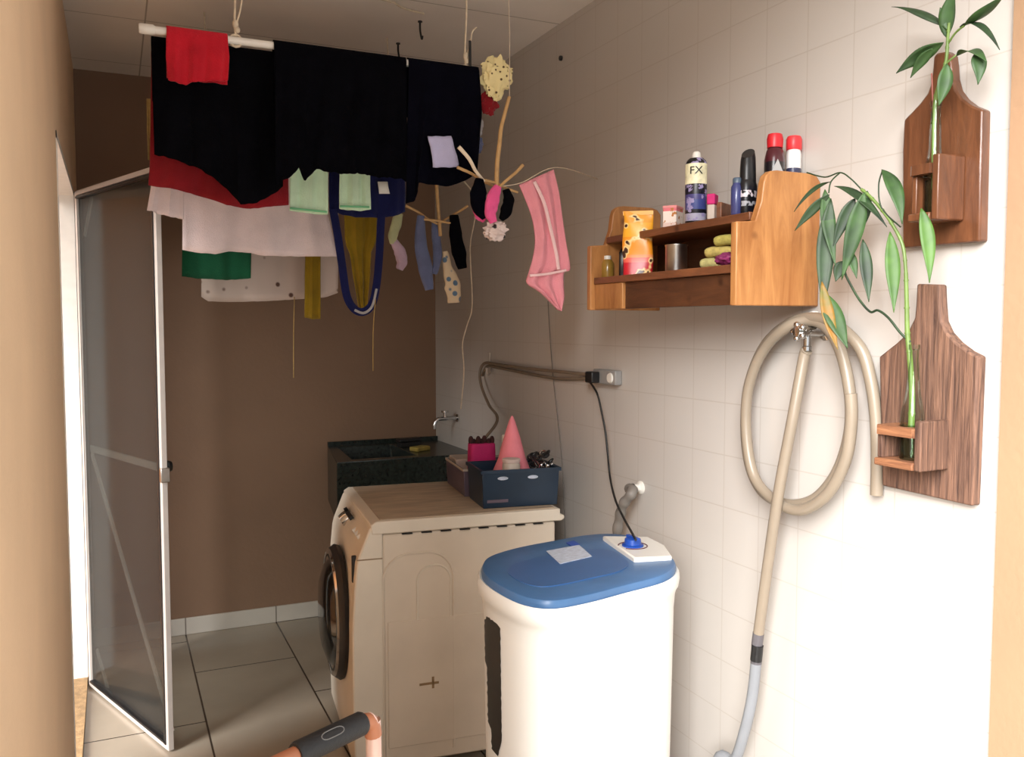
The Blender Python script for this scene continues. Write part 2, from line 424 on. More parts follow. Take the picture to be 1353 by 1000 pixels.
# ------------------------------------------------------------------ the room
YE = 1.14            # where the tiled wall ends and the painted return begins
LE = 0.55            # near end of the left wall
DN, DF, DH = 2.80, 4.03, 2.05   # doorway in the left wall
struct(MB().box((XL - .15, .2, -.12), (XR + .2, YB + .2, 0)).build('floor', M['floor']), 'beige tiled floor with dark grout', 'floor')
struct(MB().box((XL - .15, .45, ZC), (XR + .2, YB + .2, ZC + .12)).build('ceiling', M['ceiling']), 'pale ceiling with panel seams', 'ceiling')
struct(MB().box((XR, YE, 0), (XR + .16, YB + .2, ZC)).build('wall_right', M['tile']), 'white tiled wall on the right', 'wall')
struct(MB().box((XL - .15, YB, 0), (XR, YB + .18, ZC)).build('wall_back', M['backpaint']), 'tan painted back wall, darkened to brown for shade', 'wall')
wl = MB().box((XL - .15, LE, 0), (XL, DN, ZC)).box((XL - .15, DN, DH), (XL, DF, ZC)).box((XL - .15, DF, 0), (XL, YB, ZC))
struct(wl.build('wall_left', M['tan']), 'tan painted wall with a doorway on the left', 'wall')
struct(MB().box((XR - .012, 1.0, 0), (XR + .16, YE, ZC)).build('wall_front', mat('tan_paint_darkened', (156, 124, 96), .8, 0, .05, 3, .1, 60)), 'tan painted strip where the tiles end', 'wall')  # copy of the tan paint, darkened to offset the strong sun here
sk = MB().box((XL, YB - .012, 0), (XR, YB, .082))
struct(sk.build('baseboard_back', M['skirt'], bevel=.003), 'pale tile skirting along the back wall', 'baseboard')
# door liner and threshold in the doorway
tr = MB().box((XL - .15, DF - .022, .02), (XL + .002, DF, DH)).box((XL - .15, DN, DH - .022), (XL + .002, DF, DH)).box((XL - .15, DN, .02), (XL + .002, DN + .022, DH))
struct(tr.build('trim_1', M['white_metal']), 'white door liner', 'trim')
struct(MB().box((XL - .15, DN, 0), (XL, DF, .02)).build('trim_2', M['stone']), 'stone threshold', 'trim')
struct(MB().box((-3, -6, -.14), (6, .2, -.02)).build('ground', M['ground']), 'concrete yard', 'ground')
# unseen enclosure added beyond the doorway to limit sky light entering
sky_screen = MB().box((-1.7, 2.8, 0), (-1.6, 5.2, ZC)).box((-1.6, 2.3, -.12), (XL - .15, 5.2, 0)).box((-1.6, 4.9, 0), (XL - .15, 5.0, ZC)).box((-1.6, 2.3, ZC), (XL - .15, 5.2, ZC + .1))
struct(sky_screen.build('wall_sky_screen', M['tan']), 'unseen enclosure added beyond the doorway to limit sky light', 'wall')

# ------------------------------------------------------------------ glass door leaf (part of the setting)
hx, hy = -.118, 3.945; fx, fy = .150, 3.205; LH = 2.035
hd = bpy.data.objects.new('door_1', None); COL.objects.link(hd); ang = math.atan2(fy - hy, fx - hx)
hd.location = (hx, hy, 0); hd.rotation_euler = (0, 0, ang); hd.empty_display_size = .1
MW[hd] = Matrix.Translation((hx, hy, 0)) @ Matrix.Rotation(ang, 4, 'Z')
struct(hd, 'smoked glass door leaf with thin white frame, standing open', 'door')
DW = math.hypot(fx - hx, fy - hy); X = MW[hd]
fr = MB(X)
fr.box((0, -.010, .008), (.022, .010, LH)).box((DW - .018, -.010, .008), (DW, .010, LH))
fr.box((.022, -.010, .008), (DW - .018, .010, .026)).box((.022, -.010, LH - .016), (DW - .018, .010, LH))
fr.build('door_frame', mat('dull_white_aluminium', (196, 188, 182), .4, .0, .05, 20), hd, bevel=.002)
se = MB(X)
se.box((-.012, -.008, .012), (0, .008, LH)).box((DW - .030, -.014, .026), (DW - .018, .009, LH - .016)).box((.026, -.016, LH - .03), (DW - .026, .008, LH - .022)).box((.026, -.016, .03), (DW - .026, .008, .038))
se.build('door_seal', M['black_plastic'], hd)
MB(X).box((.024, -.003, .028), (DW - .024, .003, LH - .02)).build('door_pane', M['smoked'], hd)
# bars fixed on the leaf
MB(X).box((.02, .013, .985), (DW - .1, .026, 1.012)).build('push_bar', M['white_metal'], hd, bevel=.003)
lk = MB(X @ Matrix.Translation((DW - .085, 0, 1.0))).lathe([(.001, .06), (.018, .058), (.022, .045), (.012, .03), (.012, .012)], (0, 0, 0), 16, 'Y')
lk.build('door_knob', M['black_plastic'], hd)
MB(X).bar((.03, .018, .98), (DW - .03, .018, .06), .006, .024).build('brace', M['white_plastic'], hd)
MB(X).bar((.026, .016, .16), (.14, .016, .03), .006, .022).bar((.026, .016, 1.86), (.12, .016, LH - .03), .006, .02).build('corner_gusset', M['white_plastic'], hd)
lt = MB(X @ Matrix.Translation((DW + .002, 0, .985))).box((-.012, -.016, -.025), (.006, .016, .025))
lt.build('latch', M['steel'], hd, bevel=.003)

# ------------------------------------------------------------------ ceiling drying rack
ZR = 2.30; RR = .011
RODS = [2.60, 2.71, 2.85, 3.00, 3.15, 3.30, 3.45]
RX0, RX1 = .09, 1.055
rack = thing('drying_rack', 'white ceiling-hung laundry drying rack with parallel tubes under the clothes', 'drying rack', (.57, 3.0, ZR))
for i, y in enumerate(RODS):
    rx = RX0 if i == 0 else U(206 if i < 6 else 197, 100, y=y).x
    if i == 0:
        n = 14; ring = lambda x, q: [Vector((x, y + q * math.cos(2 * math.pi * k / n), ZR + q * math.sin(2 * math.pi * k / n))) for k in range(n)]
        MB().loft([ring(RX0 + .02, .008), ring(RX0 - .004, .008), ring(RX0 - .006, .0115), ring(RX0 - .002, .014), ring(RX0 + .03, .014), ring(RX0 + .034, .011)], False, False).build('pipe_end', M['white_metal'], rack)
    MB().tube([(rx, y, ZR), (RX1, y, ZR)], RR, 12).build('rod', M['white_metal'], rack)
for x in (.24, RX1 - .03):
    e = MB()
    n = 14; rings = []
    for (yy, rad) in ((RODS[1] - .03, .005), (RODS[1] - .035, .007), (RODS[1] - .03, .009), (RODS[-1] + .03, .009), (RODS[-1] + .03, .006)):
        rings.append([Vector((x + rad * math.cos(2 * math.pi * k / n), yy, ZR + rad * math.sin(2 * math.pi * k / n))) for k in range(n)])
    e.loft([rings[0], rings[1], rings[2], rings[3], rings[4], [Vector((p.x, RODS[1] - .02, p.z)) for p in rings[0]]], False, True)
    e.build('end_bar', M['white_metal'], rack)
for (x, y) in ((.335, RODS[0]), (1.03, RODS[0] + .0), (.335, RODS[-1]), (1.03, RODS[-1])):
    c = MB()
    c.tube(catmull([(x, y, ZC), (x + .004, y, 2.5), (x - .002, y, ZR + .06), (x, y, ZR + .012)], 4), .0032, 7)
    c.tube([(x + .0165 * math.cos(a), y, ZR + .0165 * math.sin(a)) for a in [k * math.pi / 6 for k in range(12)]], .0035, 6, True)
    c.ball((x, y, ZR + .045), .009, 1, 1, 1.5, 10); c.ball((x + .004, y - .002, ZR + .03), .007, 1.2, 1, 1.4, 10)
    c.tube(catmull([(x + .002, y - .004, ZR + .045), (x + .012, y - .008, ZR + .08), (x + .02, y - .008, ZR + .12), (x + .034, y - .01, ZR + .135)], 4), .0025, 6)
    c.build('cord', M['cord_string'], rack)
MB().tube([(1.04, RODS[0] - .012, ZR + .09), (1.04, RODS[0] - .012, ZR + .012)], .0045, 8).build('end_hook', M['black_plastic'], rack)
# hooks in the ceiling and the slack cord along it
for (px, py, lab) in ((555, 28, 'dark hook in the ceiling above the black garments, the higher of two'), (526, 57, 'dark hook in the ceiling just over the black cloth, the lower of two')):
    p = U(px, py, z=ZC)
    h = MB().tube(catmull([p, p + Vector((0, 0, -.03)), p + Vector((.002, -.008, -.06)), p + Vector((.002, -.016, -.07)), p + Vector((.002, -.022, -.06))], 4), .004, 7).lathe([(.001, .001), (.009, 0), (.009, -.004), (.001, -.005)], p, 10)
    tag(h.build('ceiling_hook', M['gasket']), lab, 'hook', 'ceiling hooks')
a = U(500, -2, z=ZC - .006); b = U(560, 18, z=ZC - .006); mid = a.lerp(b, .5) + Vector((.01, .015, 0))
tag(MB().tube(catmull([a, a.lerp(mid, .5) + Vector((.008, -.01, 0)), mid, b], 6), .004, 6).build('cord', M['cord_string']), 'pale cord lying along the ceiling near the hooks', 'cord')

# ------------------------------------------------------------------ clothes on the rods
def xat(px, Y):
    z = ZR
    for _ in range(3):
        lo, hi = -100, 700
        for _ in range(40):
            m = (lo + hi) / 2
            if U(px, m, y=Y).z > z: lo = m
            else: hi = m
    return U(px, (lo + hi) / 2, y=Y).x
def cloth(name, m, rod, pxl, pxr, bottom, left=(), right=(), folds=3, amp=.010, back=.16, parent=None, label=None, cat=None, group=None, nu=36, nv=26, thick=.003, seed=0, xl=None, xr=None, ragged=.0015):
    """a cloth hung over a rod: front panel down to an outline, over the rod, shorter back panel"""
    ry = RODS[rod]; rad = RR + .004; Y = ry - rad
    x0 = xat(pxl, Y) if xl is None else xl; x1 = xat(pxr, Y) if xr is None else xr
    TL = Vector((x0, Y, ZR)); TR = Vector((x1, Y, ZR))
    P = lambda q: U(q[0], q[1], y=Y)
    B = resample([P(q) for q in bottom], nu); Lp = resample([TL] + [P(q) for q in left] + [P(bottom[0])], nv)
    Rp = resample([TR] + [P(q) for q in right] + [P(bottom[-1])], nv)
    T = resample([TL, TR], nu)
    rows = []
    rs = random.Random(seed + 11); ph = rs.random() * 6; ph2 = rs.random() * 6
    for k in range(0, 9):      # back panel and the turn over the rod
        if k < 4:
            s = k / 4
            rows.append([Vector((T[i].x, ry + rad + .006 * (1 - s) * math.sin(6.28 * folds * i / (nu - 1) + ph), ZR - back * (1 - s))) for i in range(nu)])
        else:
            a = math.pi * (k - 4) / 4
            rows.append([Vector((T[i].x, ry + rad * math.cos(a), ZR + rad * math.sin(a) * 1.02)) for i in range(nu)])
    rows[-1] = None; rows.pop()
    for j in range(nv):
        v = j / (nv - 1); row = []
        for i in range(nu):
            u = i / (nu - 1)
            p = (T[i] * (1 - v) + B[i] * v) + (Lp[j] * (1 - u) + Rp[j] * u) - (TL * (1 - u) * (1 - v) + TR * u * (1 - v) + B[0] * (1 - u) * v + B[-1] * u * v)
            w = min(1, v * 2.2)
            d = amp * w * (math.sin(6.283 * folds * u + ph + .9 * math.sin(2.2 * v + ph2)) * .7 + .3 * math.sin(6.283 * folds * 2.3 * u + ph2 + v * 2))
            d += .006 * w * mnoise.noise(Vector((p.x * 14, seed, p.z * 14)))
            e = Vector((0, 0, 0))
            if v > .9: e = Vector((0, 0, ragged * mnoise.noise(Vector((p.x * 60, seed + 5, 0)))))
            row.append(p + Vector((0, d - amp * w * .6, 0)) + e)
        rows.append(row)
    o = MB().grid(rows).build(name, m, parent, solid=thick, origin=None)
    if label: tag(o, label, cat, group)
    return o
G = 'laundry on the ceiling rack'
cloth('cloth', M['red_fabric'], 0, 220, 301, [(222, 105), (232, 110), (246, 113), (258, 108), (275, 108), (301, 107)], right=[(303, 75)], left=[(219, 75)], folds=3, amp=.006, back=.12, label='small bright red cloth over the front white tube', cat='cloth', group=G, seed=1, nv=16, ragged=.006)
cloth('trousers', M['black_fabric'], 1, 200, 372, [(204, 204), (232, 212), (262, 222), (285, 238), (300, 250), (318, 271), (340, 268), (362, 256), (374, 246)], left=[(202, 130)], folds=4, amp=.010, back=.16, label='black trousers on the left, their slanting hem over the dark red cloth', cat='trousers', group=G, seed=2, ragged=.004)
cloth('dress', M['black_knit'], 0, 362, 537, [(364, 244), (384, 234), (393, 222), (403, 240), (416, 224), (430, 227), (450, 229), (475, 231), (490, 232), (515, 236), (536, 238)], folds=4, amp=.010, back=.16, label='wide black garment in the middle of the rack with a ragged hem above mint shorts', cat='garment', group=G, seed=3, ragged=.008, nu=60)
t3 = cloth('shirt', M['navy_fabric'], 0, 540, 633, [(536, 269), (548, 266), (552, 241), (570, 244), (590, 247), (612, 240), (630, 229)], left=[(538, 160)], right=[(636, 150)], folds=3, amp=.008, back=.16, label='black shirt at the right end of the rack with a lavender patch', cat='shirt', group=G, seed=4)
ry = RODS[0] - RR - .028
pt = MB().grid([[U(a + (b - a) * i / 6, y + .5 * math.sin(i * 2), y=ry - .003 * math.sin(i + j)) for i in range(7)] for j, (a, b, y) in enumerate(((565, 596, 180), (566, 598, 185), (569, 600, 195), (571, 604, 207), (572, 606, 217), (572, 605, 221)))])
pp = pt.build('patch', M['lavender'], t3, solid=.003); pp['label'] = 'lavender patch with a folded top edge'
cloth('trousers', M['darkred_fabric'], 2, 200, 382, [(196, 245), (232, 251), (265, 259), (300, 272), (330, 276), (362, 273), (381, 271)], left=[(198, 215)], folds=3, amp=.010, back=.16, label='dark red trousers hanging behind the black ones on the left', cat='trousers', group=G, seed=5)
cloth('towel', M['towel_white'], 3, 203, 243, [(194, 277), (205, 281), (222, 286), (242, 290)], left=[(200, 245)], folds=2, amp=.006, back=.16, label='narrow white towel corner at the far left, below the dark red trousers', cat='towel', group=G, seed=6, nu=16, ragged=.006)
cloth('towel', M['towel_white'], 4, 242, 437, [(241, 330), (262, 334), (285, 336), (303, 332), (330, 334), (345, 338), (400, 339), (445, 339)], right=[(433, 284)], folds=3, amp=.008, back=.16, label='long white bath towel with a pinkish cast and a dark spot, above the green cloth', cat='towel', group=G, seed=7)
sh = cloth('shorts', M['mint'], 2, 384, 433, [(382, 279), (395, 280), (415, 283), (432, 284)], folds=2, amp=.008, back=.16, label='mint shorts leg on the left, between white towel and black hem', cat='shorts', group=G, seed=8, nu=20)
sh2 = cloth('shorts', M['mint'], 2, 447, 485, [(448, 276), (462, 278), (476, 279), (489, 277)], folds=2, amp=.008, back=.16, label='mint shorts leg on the right, in front of the navy blue garment', cat='shorts', group=G, seed=9, nu=20)
for o, a, b in ((sh, (383, 275), (432, 280)), (sh2, (449, 272.5), (488, 273.5))):
    Yt = RODS[2] - RR - .026
    MB().tube(resample([U(*a, y=Yt), U(*b, y=Yt)], 8), .0035, 6, flat=.5).build('hem_trim', M['mint_trim'], o)
bl = cloth('apron', M['blue_fabric'], 3, 434, 535, [(435, 276), (450, 284), (470, 287), (500, 288), (520, 286), (535, 280)], folds=3, amp=.008, back=.16, label='navy blue apron with a long strap loop, hanging behind the mint shorts', cat='apron', group=G, seed=10)
Yb = RODS[3] - RR - .012
lp = [U(*p, y=Yb) for p in ((440, 276), (446, 310), (452, 350), (458, 390), (468, 408), (480, 412), (491, 403), (497, 380), (501, 340), (503, 300), (504, 284))]
MB().tube(catmull(lp, 5), .014, 8, flat=.22).build('strap', M['blue_fabric'], bl)
MB().tube(catmull([p + Vector((0, -.006, -.004)) for p in lp[4:8]], 5), .0045, 6, flat=.6).build('strap_trim', M['greyish'], bl)
wt = MB().grid([[U(a + (b - a) * i / 4, y, y=Yb - .024) for i in range(5)] for (a, b, y) in ((499, 512, 240), (500, 513, 247), (501, 515, 256))])
wt.build('care_label', M['white_plastic'], bl, solid=.001)
cloth('trousers', M['olive'], 4, 454, 499, [(474, 411), (479, 414), (484, 408)], left=[(455, 320), (462, 335), (467, 370)], right=[(498, 318), (490, 332), (488, 370)], folds=2, amp=.008, back=.16, label='mustard olive trouser leg seen through the navy strap loop', cat='trousers', group=G, seed=11, nu=20)
cloth('scarf', M['olive'], 5, 406, 423, [(402, 419), (413, 422), (423, 421)], folds=1.5, amp=.006, back=.16, label='narrow mustard olive strip hanging below the white towel', cat='scarf', group=G, seed=12, nu=12)
cloth('cloth', M['green_fabric'], 5, 244, 334, [(240, 365), (260, 368), (300, 370), (331, 368)], folds=2, amp=.005, back=.16, label='bottle green cloth between two white towels', cat='cloth', group=G, seed=13)
cloth('towel', M['print_white'], 6, 266, 448, [(266, 392), (274, 398), (300, 399), (350, 398), (400, 395), (430, 393), (446, 387)], folds=3, amp=.008, back=.16, label='pale printed towel, lowest and rearmost on the rack, under the green cloth', cat='towel', group=G, seed=14)
cloth('cloth', M['cord_yellow'], 6, 194, 202, [(194, 176), (198, 184), (201, 180)], folds=1, amp=.003, back=.2, label='mustard sliver of cloth hanging at the left end of the rack', cat='cloth', group=G, seed=15, nu=8)
# things bunched at the right end of the rack
def bunch(name, m, c, sx, sy, sz, label, cat, seed, group=G, parent=None, rough=.3, point=0.0):
    """a crumpled cloth bundle: folded lobes, optionally drawn to a point at the bottom"""
    nu, nv = 36, 22; rows = []
    for j in range(nv + 1):
        th = math.pi * j / nv; row = []
        for i in range(nu):
            ph = 2 * math.pi * i / nu
            d = Vector((math.sin(th) * math.cos(ph), math.sin(th) * math.sin(ph), math.cos(th)))
            q = 1 + rough * mnoise.noise(d * 2.3 + Vector((seed * 3.1, 0, 0))) + rough * .6 * mnoise.noise(d * 5.5 + Vector((0, seed * 1.7, 0)))
            t = (1 - math.cos(th)) / 2
            k = 1 - point * t
            row.append(Vector(c) + Vector((d.x * sx * k, d.y * sy * k, d.z * sz)) * q)
        rows.append(row)
    b = MB(); b.loft(rows, False, False)
    o = b.build(name, m, parent)
    if label: tag(o, label, cat, group)
    return o
def ctr(px, py, y): return U(px, py, y=y)
YR = RODS[0] - .01
bunch('cloth', M['cream_dots'], ctr(656, 104, YR + .01), .062, .03, .060, 'cream dotted cloth bundled on the right tip of the rack', 'cloth', 3, point=.45, rough=.35)
bunch('cloth', M['darkred_fabric'], ctr(645, 136, YR + .04), .030, .02, .036, 'dark red cloth tip just below the cream dotted bundle', 'cloth', 5)
bunch('sock', M['greyish'], ctr(629, 167, YR + .03), .022, .018, .034, 'pale grey sock at the right edge of the black shirt', 'sock', 6)
bunch('sock', M['greyblue'], ctr(631, 192, YR + .05), .018, .015, .026, 'dark blue-grey sock tip below the pale grey sock', 'sock', 7)

# ------------------------------------------------------------------ stick hangers with small laundry
def stick(mb, a, b, Y, r=.005, dy=0.0):
    p = U(*a, y=Y); q = U(*b, y=Y + dy)
    mb.tube(catmull([p, p.lerp(q, .35) + Vector((.004, 0, .002)), p.lerp(q, .7) + Vector((-.003, 0, 0)), q], 3), lambda t: r * (1 - .25 * t), 8)
Y1 = 2.48; Y2 = 3.10
h1 = thing('stick_hanger', 'bamboo stick hanger with splayed arms, nearer the pink towel', 'hanger', U(657, 245, y=Y1), 0, 'bamboo stick hangers')
mb = MB(); pts = [U(*p, y=Y1) for p in ((656, 245), (657, 215), (660, 190), (662, 170), (667, 150), (673, 128))]
mb.tube(catmull(pts, 4), lambda t: .0075 - .002 * t, 9); mb.build('stem', M['stick'], h1)
mb = MB(); stick(mb, (606, 194), (640, 240), Y1, .0065, .0); mb.build('arm', M['stick_pale'], h1)
mb = MB(); stick(mb, (604, 221), (652, 246), Y1 + .03, .005); mb.build('arm', M['stick'], h1)
mb = MB(); stick(mb, (691, 218), (658, 250), Y1 - .01, .0055); mb.build('arm', M['stick'], h1)
mb = MB(); stick(mb, (640, 238), (684, 254), Y1, .005); mb.build('arm', M['stick'], h1)
tp = U(673, 128, y=Y1)
mb = MB(); mb.tube(catmull([tp + Vector((0, 0, -.01)), tp + Vector((.005, .01, .2)), Vector((tp.x, tp.y + .02, ZC))], 5), .0012, 5); mb.build('hanging_thread', M['cord_string'], h1)
h2 = thing('stick_hanger', 'bamboo stick hanger farther back under the black shirt', 'hanger', U(580, 300, y=Y2), 0, 'bamboo stick hangers')
mb = MB(); pts = [Vector((U(577, 245, y=Y2).x, RODS[4] - .03, ZR - .0)), U(576, 200, y=Y2), U(577, 245, y=Y2), U(579, 275, y=Y2), U(582, 312, y=Y2)]
mb.tube(catmull(pts, 4), .0065, 9); mb.build('stem', M['stick'], h2)
mb = MB(); stick(mb, (536, 272), (578, 296), Y2, .005); mb.build('arm', M['stick'], h2)
mb = MB(); stick(mb, (618, 272), (580, 296), Y2, .005); mb.build('arm', M['stick'], h2)
mb = MB(); stick(mb, (560, 290), (606, 296), Y2 - .02, .0045); mb.build('arm', M['stick'], h2)

def limp(name, m, pts, wid, Y, label, cat, group=None, thick=.012, seed=0, n=7, parent=None):
    """a small limp piece of laundry: flattened tapering tube along pixels of the hanging plane"""
    P = catmull([U(*p, y=Y) for p in pts], n)
    L = len(P); rows = []; k = 16
    W = resample([Vector((w, 0, 0)) for w in wid], L) if False else None
    def wf(t):
        s = t * (len(wid) - 1); i = min(int(s), len(wid) - 2); return wid[i] + (wid[i + 1] - wid[i]) * (s - i)
    for i, p in enumerate(P):
        t = i / (L - 1); a = P[max(i - 1, 0)]; b = P[min(i + 1, L - 1)]; d = (b - a).normalized()
        s = Vector((d.z, 0, -d.x)); s = s.normalized() if s.length > 1e-5 else Vector((1, 0, 0))
        w = wf(t); row = []
        for q in range(k):
            an = 2 * math.pi * q / k
            c = 1 + .18 * mnoise.noise(Vector((math.cos(an) * 1.3, math.sin(an) * 1.3 + seed * 2.3, t * 6)))
            row.append(p + s * math.cos(an) * w * c + Vector((0, 1, 0)) * math.sin(an) * min(thick, w * .6) * c)
        rows.append(row)
    o = MB().loft(rows).build(name, m, parent, angle=60)
    if label: tag(o, label, cat, group)
    return o
GH = 'small laundry on the bamboo hangers'
limp('underwear', M['navy_fabric'], [(634, 236), (632, 255), (634, 275), (641, 288)], [.012, .026, .024, .010], Y1 - .015, 'black underwear on the left arm of the nearer hanger', 'underwear', GH, .016, 1)
limp('underwear', M['hotpink'], [(658, 246), (652, 262), (648, 280), (652, 294)], [.012, .022, .020, .012], Y1 - .03, 'hot pink underwear in the middle of the nearer hanger', 'underwear', GH, .016, 2)
limp('underwear', M['hotpink'], [(628, 270), (634, 283), (641, 290)], [.014, .018, .012], Y1 + .005, 'hot pink cloth peeking out below the black underwear', 'underwear', GH, .012, 12)
limp('underwear', M['black_fabric'], [(668, 250), (672, 264), (668, 280), (662, 290)], [.010, .018, .018, .008], Y1 - .012, 'black underwear beside the pink one, nearest the pink towel', 'underwear', GH, .014, 3)
bunch('scrunchie', M['white_black'], ctr(655, 306, Y1 - .02), .034, .022, .028, 'white and black crumpled scrunchie at the bottom of the nearer hanger', 'scrunchie', 9, GH, rough=.4)
pk = MB()
Yp = Y1 - .02; rows = []
for j, (a, b) in enumerate((((686, 244), (731, 224)), ((696, 266), (738, 256)), ((705, 292), (742, 288)), ((708, 320), (747, 322)), ((704, 345), (752, 355)), ((699, 362), (744, 360)), ((697, 374), (744, 378)), ((714, 386), (745, 395)), ((736, 408), (741, 411)))):
    A = U(*a, y=Yp); B = U(*b, y=Yp)
    rows.append([A.lerp(B, i / 20) + Vector((0, .007 * math.sin(i * .8 + j * .4) - .004 * j * 0, 0)) for i in range(21)])
fine = []
cols = [catmull([r[i] for r in rows], 4) for i in range(21)]
for k in range(len(cols[0])): fine.append([c[k] for c in cols])
pk = MB().grid(fine).build('hand_towel', M['pink_fabric'], solid=.004)
tag(pk, 'pink hand towel hanging crooked from the hanger, near the tiled wall', 'towel', GH)
MB().tube(catmull([U(*p, y=Yp - .010) for p in ((706, 240), (719, 268), (727, 300), (735, 335), (738, 356))], 5), .006, 6, flat=.5).build('stripe', M['pink_trim'], pk)
MB().tube(catmull([U(*p, y=Yp - .010) for p in ((700, 364), (722, 362), (748, 357))], 5), .004, 6, flat=.6).build('hem', M['pink_trim'], pk)
tc_ = MB().tube(catmull([U(664, 246, y=Y1 - .02), U(690, 241, y=Yp), U(735, 221, y=Yp), Vector((XR, 2.72, 2.02))], 5), .0015, 5)
tag(tc_.build('cord', M['cord_string']), 'thin cord from the nearer hanger to the tiled wall above the pink towel', 'cord')
limp('sock', M['greyblue'], [(556, 285), (556, 320), (562, 355), (567, 383)], [.014, .024, .028, .016], Y2 - .015, 'grey-blue sock on the left of the farther hanger', 'sock', GH, .012, 4)
limp('sock', M['greyblue'], [(574, 290), (576, 315), (578, 340), (574, 362)], [.010, .018, .018, .010], Y2 + .012, 'grey-blue sock in the middle of the farther hanger', 'sock', GH, .010, 5)
limp('sock', M['black_fabric'], [(600, 284), (602, 310), (607, 335), (611, 355)], [.016, .026, .028, .016], Y2 - .018, 'black sock on the right of the farther hanger', 'sock', GH, .012, 6)
limp('cloth', M['cream_blue'], [(588, 332), (592, 355), (598, 378), (600, 400)], [.010, .020, .034, .024], Y2 + .008, 'cream and blue printed cloth dangling lowest on the farther hanger', 'cloth', GH, .012, 7)
so = limp('sock', M['palegreen'], [(527, 282), (523, 298), (519, 312), (520, 322)], [.016, .020, .018, .014], Y2 - .01, 'pale green and lilac sock hanging left of the farther hanger, below the navy apron', 'sock', GH, .012, 8)
limp('sock_toe', M['lilac'], [(520, 318), (528, 332), (531, 345), (528, 356)], [.013, .022, .022, .012], Y2 - .01, None, None, None, .012, 9, parent=so)
# strings
def string(pts, Y, m, label, r=.0017):
    return tag(MB().tube(catmull([U(*p, y=Y) for p in pts], 5), r, 5).build('string', m), label, 'string')
string([(389, 392), (388, 440), (388, 499)], RODS[6] - .03, M['cord_yellow'], 'thin yellowed string below the printed towel, the left of two')
string([(496, 395), (493, 440), (493, 490)], RODS[3] - .03, M['cord_yellow'], 'thin yellowed string below the navy strap loop, the right of two')
s = MB().tube(catmull([Vector((RX1 + .004, RODS[6], ZR - .015)), U(622, 250, y=3.45), U(621, 330, y=3.45), U(624, 402, y=3.45), U(617, 430, y=3.45), U(611, 455, y=3.45), U(613, 490, y=3.45), U(609, 540, y=3.45)], 6), .003, 6)
tag(s.build('twine', M['cord_string']), 'frayed pale twine hanging from the far end of the rack beside the room corner', 'twine')

# ------------------------------------------------------------------ wooden wall shelf
y1, y2 = 1.64, 2.345; xf = 1.326; zb = 1.547; zf = 1.742; zt = 1.868
def profile():
    p = [(XR, zb), (xf, zb), (xf, zf), (xf + .055, zf + .004)]
    p += [(xf + .072, zf + .05), (xf + .078, zf + .095)]
    p += [(xf + .084, zt - .014), (xf + .098, zt - .003), (xf + .118, zt)]
    p += [(XR - .03, zt), (XR - .012, zt - .006), (XR, zt - .02)]
    return p
shelf = thing('wall_shelf', 'orange pine wall shelf with two levels on the tiled wall', 'shelf', (XR, (y1 + y2) / 2, zb))
MB().prism(profile(), 'Y', y1, y1 + .022).build('side_panel', M['pine'], shelf, bevel=.003)
MB().prism(profile(), 'Y', y2 - .022, y2).build('side_panel', M['pine'], shelf, bevel=.003)
ZL = 1.645; xl0 = xf + .012
zu = 1.77
MB().box((xl0, y1 + .022, ZL - .02), (XR, y2 - .022, ZL)).build('lower_board', M['pine_y'], shelf, bevel=.002)
xu0 = xf + .055
MB().box((xu0, y1 + .022, zu - .02), (XR, y2 - .022, zu)).build('upper_board', M['pine_y'], shelf, bevel=.002)
MB().box((xl0 + .004, y2 - .18, zb + .002), (xl0 + .022, y2 - .022, ZL - .02)).build('front_rail', M['pine'], shelf, bevel=.002)['label'] = 'short light orange rail board'
MB().box((xl0 + .014, y1 + .022, zb + .002), (xl0 + .03, y2 - .18, ZL - .02)).build('front_rail', M['pine_dark'], shelf, bevel=.002)['label'] = 'dark brown rail board'
MB().box((XR - .012, y1 + .022, ZL), (XR, y2 - .022, zu - .02)).build('back_panel', M['pine_dark'], shelf)
MB().box((XR - .014, y1 + .022, zu), (XR, y2 - .022, zu + .035)).build('back_rail', M['pine_y'], shelf, bevel=.002)

# things on the shelf: position = where their base stands on the board
def on(px, py, z): return U(px, py, z=z)
FACE = math.atan2(-.80, -.60)   # roughly towards the room
def hz(px, py, x, zb_): return U(px, py, x=x).z - zb_
SCL = {}
def lathe_part(name, m, root, prof, n=28, sx=1, sy=1, rz=0):
    mb = MB(MW[root] @ SCL.get(root, Matrix()) @ Matrix.Rotation(rz, 4, 'Z')); mb.lathe(prof, (0, 0, 0), n, 'Z', sx, sy); return mb.build(name, m, root)
# spray can
def place(px, y, z, x=None):
    if x is None:
        d = ray(px, 300); return Vector((d[0] / d[1] * y, y, z))
    return place_x(px, y, z, x)
def place_x(px, y, z, x):
    """base point on a board at height z, seen at pixel column px, at depth y"""
    lo, hi = xf, XR
    d = ray(px, 300); s = d[0] / d[1]
    return Vector((s * y, y, z)) if x is None else Vector((x, x / s, z))
CANX = 1.44
c = place(919, None, zu, CANX)
can = thing('spray_can', 'black spray can with a cream label and pale cap on the upper shelf', 'spray can', c)
rc = .029; hc = hz(919, 209, CANX, zu)
lathe_part('can_body', band_mat('can_print', [(.010, (20, 20, 26)), (.030, (168, 166, 186)), (.040, (20, 20, 30)), (.066, (60, 70, 130)), (.080, (70, 66, 120)), (.100, (24, 24, 36)), (.138, (18, 18, 22)), (.22, (16, 16, 18))], 'Z', .35, [(.56, .6, (150, 140, 180))], 60), can, [(.001, 0), (rc - .002, 0), (rc, .003), (rc, hc - .016), (rc - .004, hc - .008), (rc - .01, hc - .002), (.001, hc)])
lb = MB(MW[can]); lr = rc + .0008; rows = []
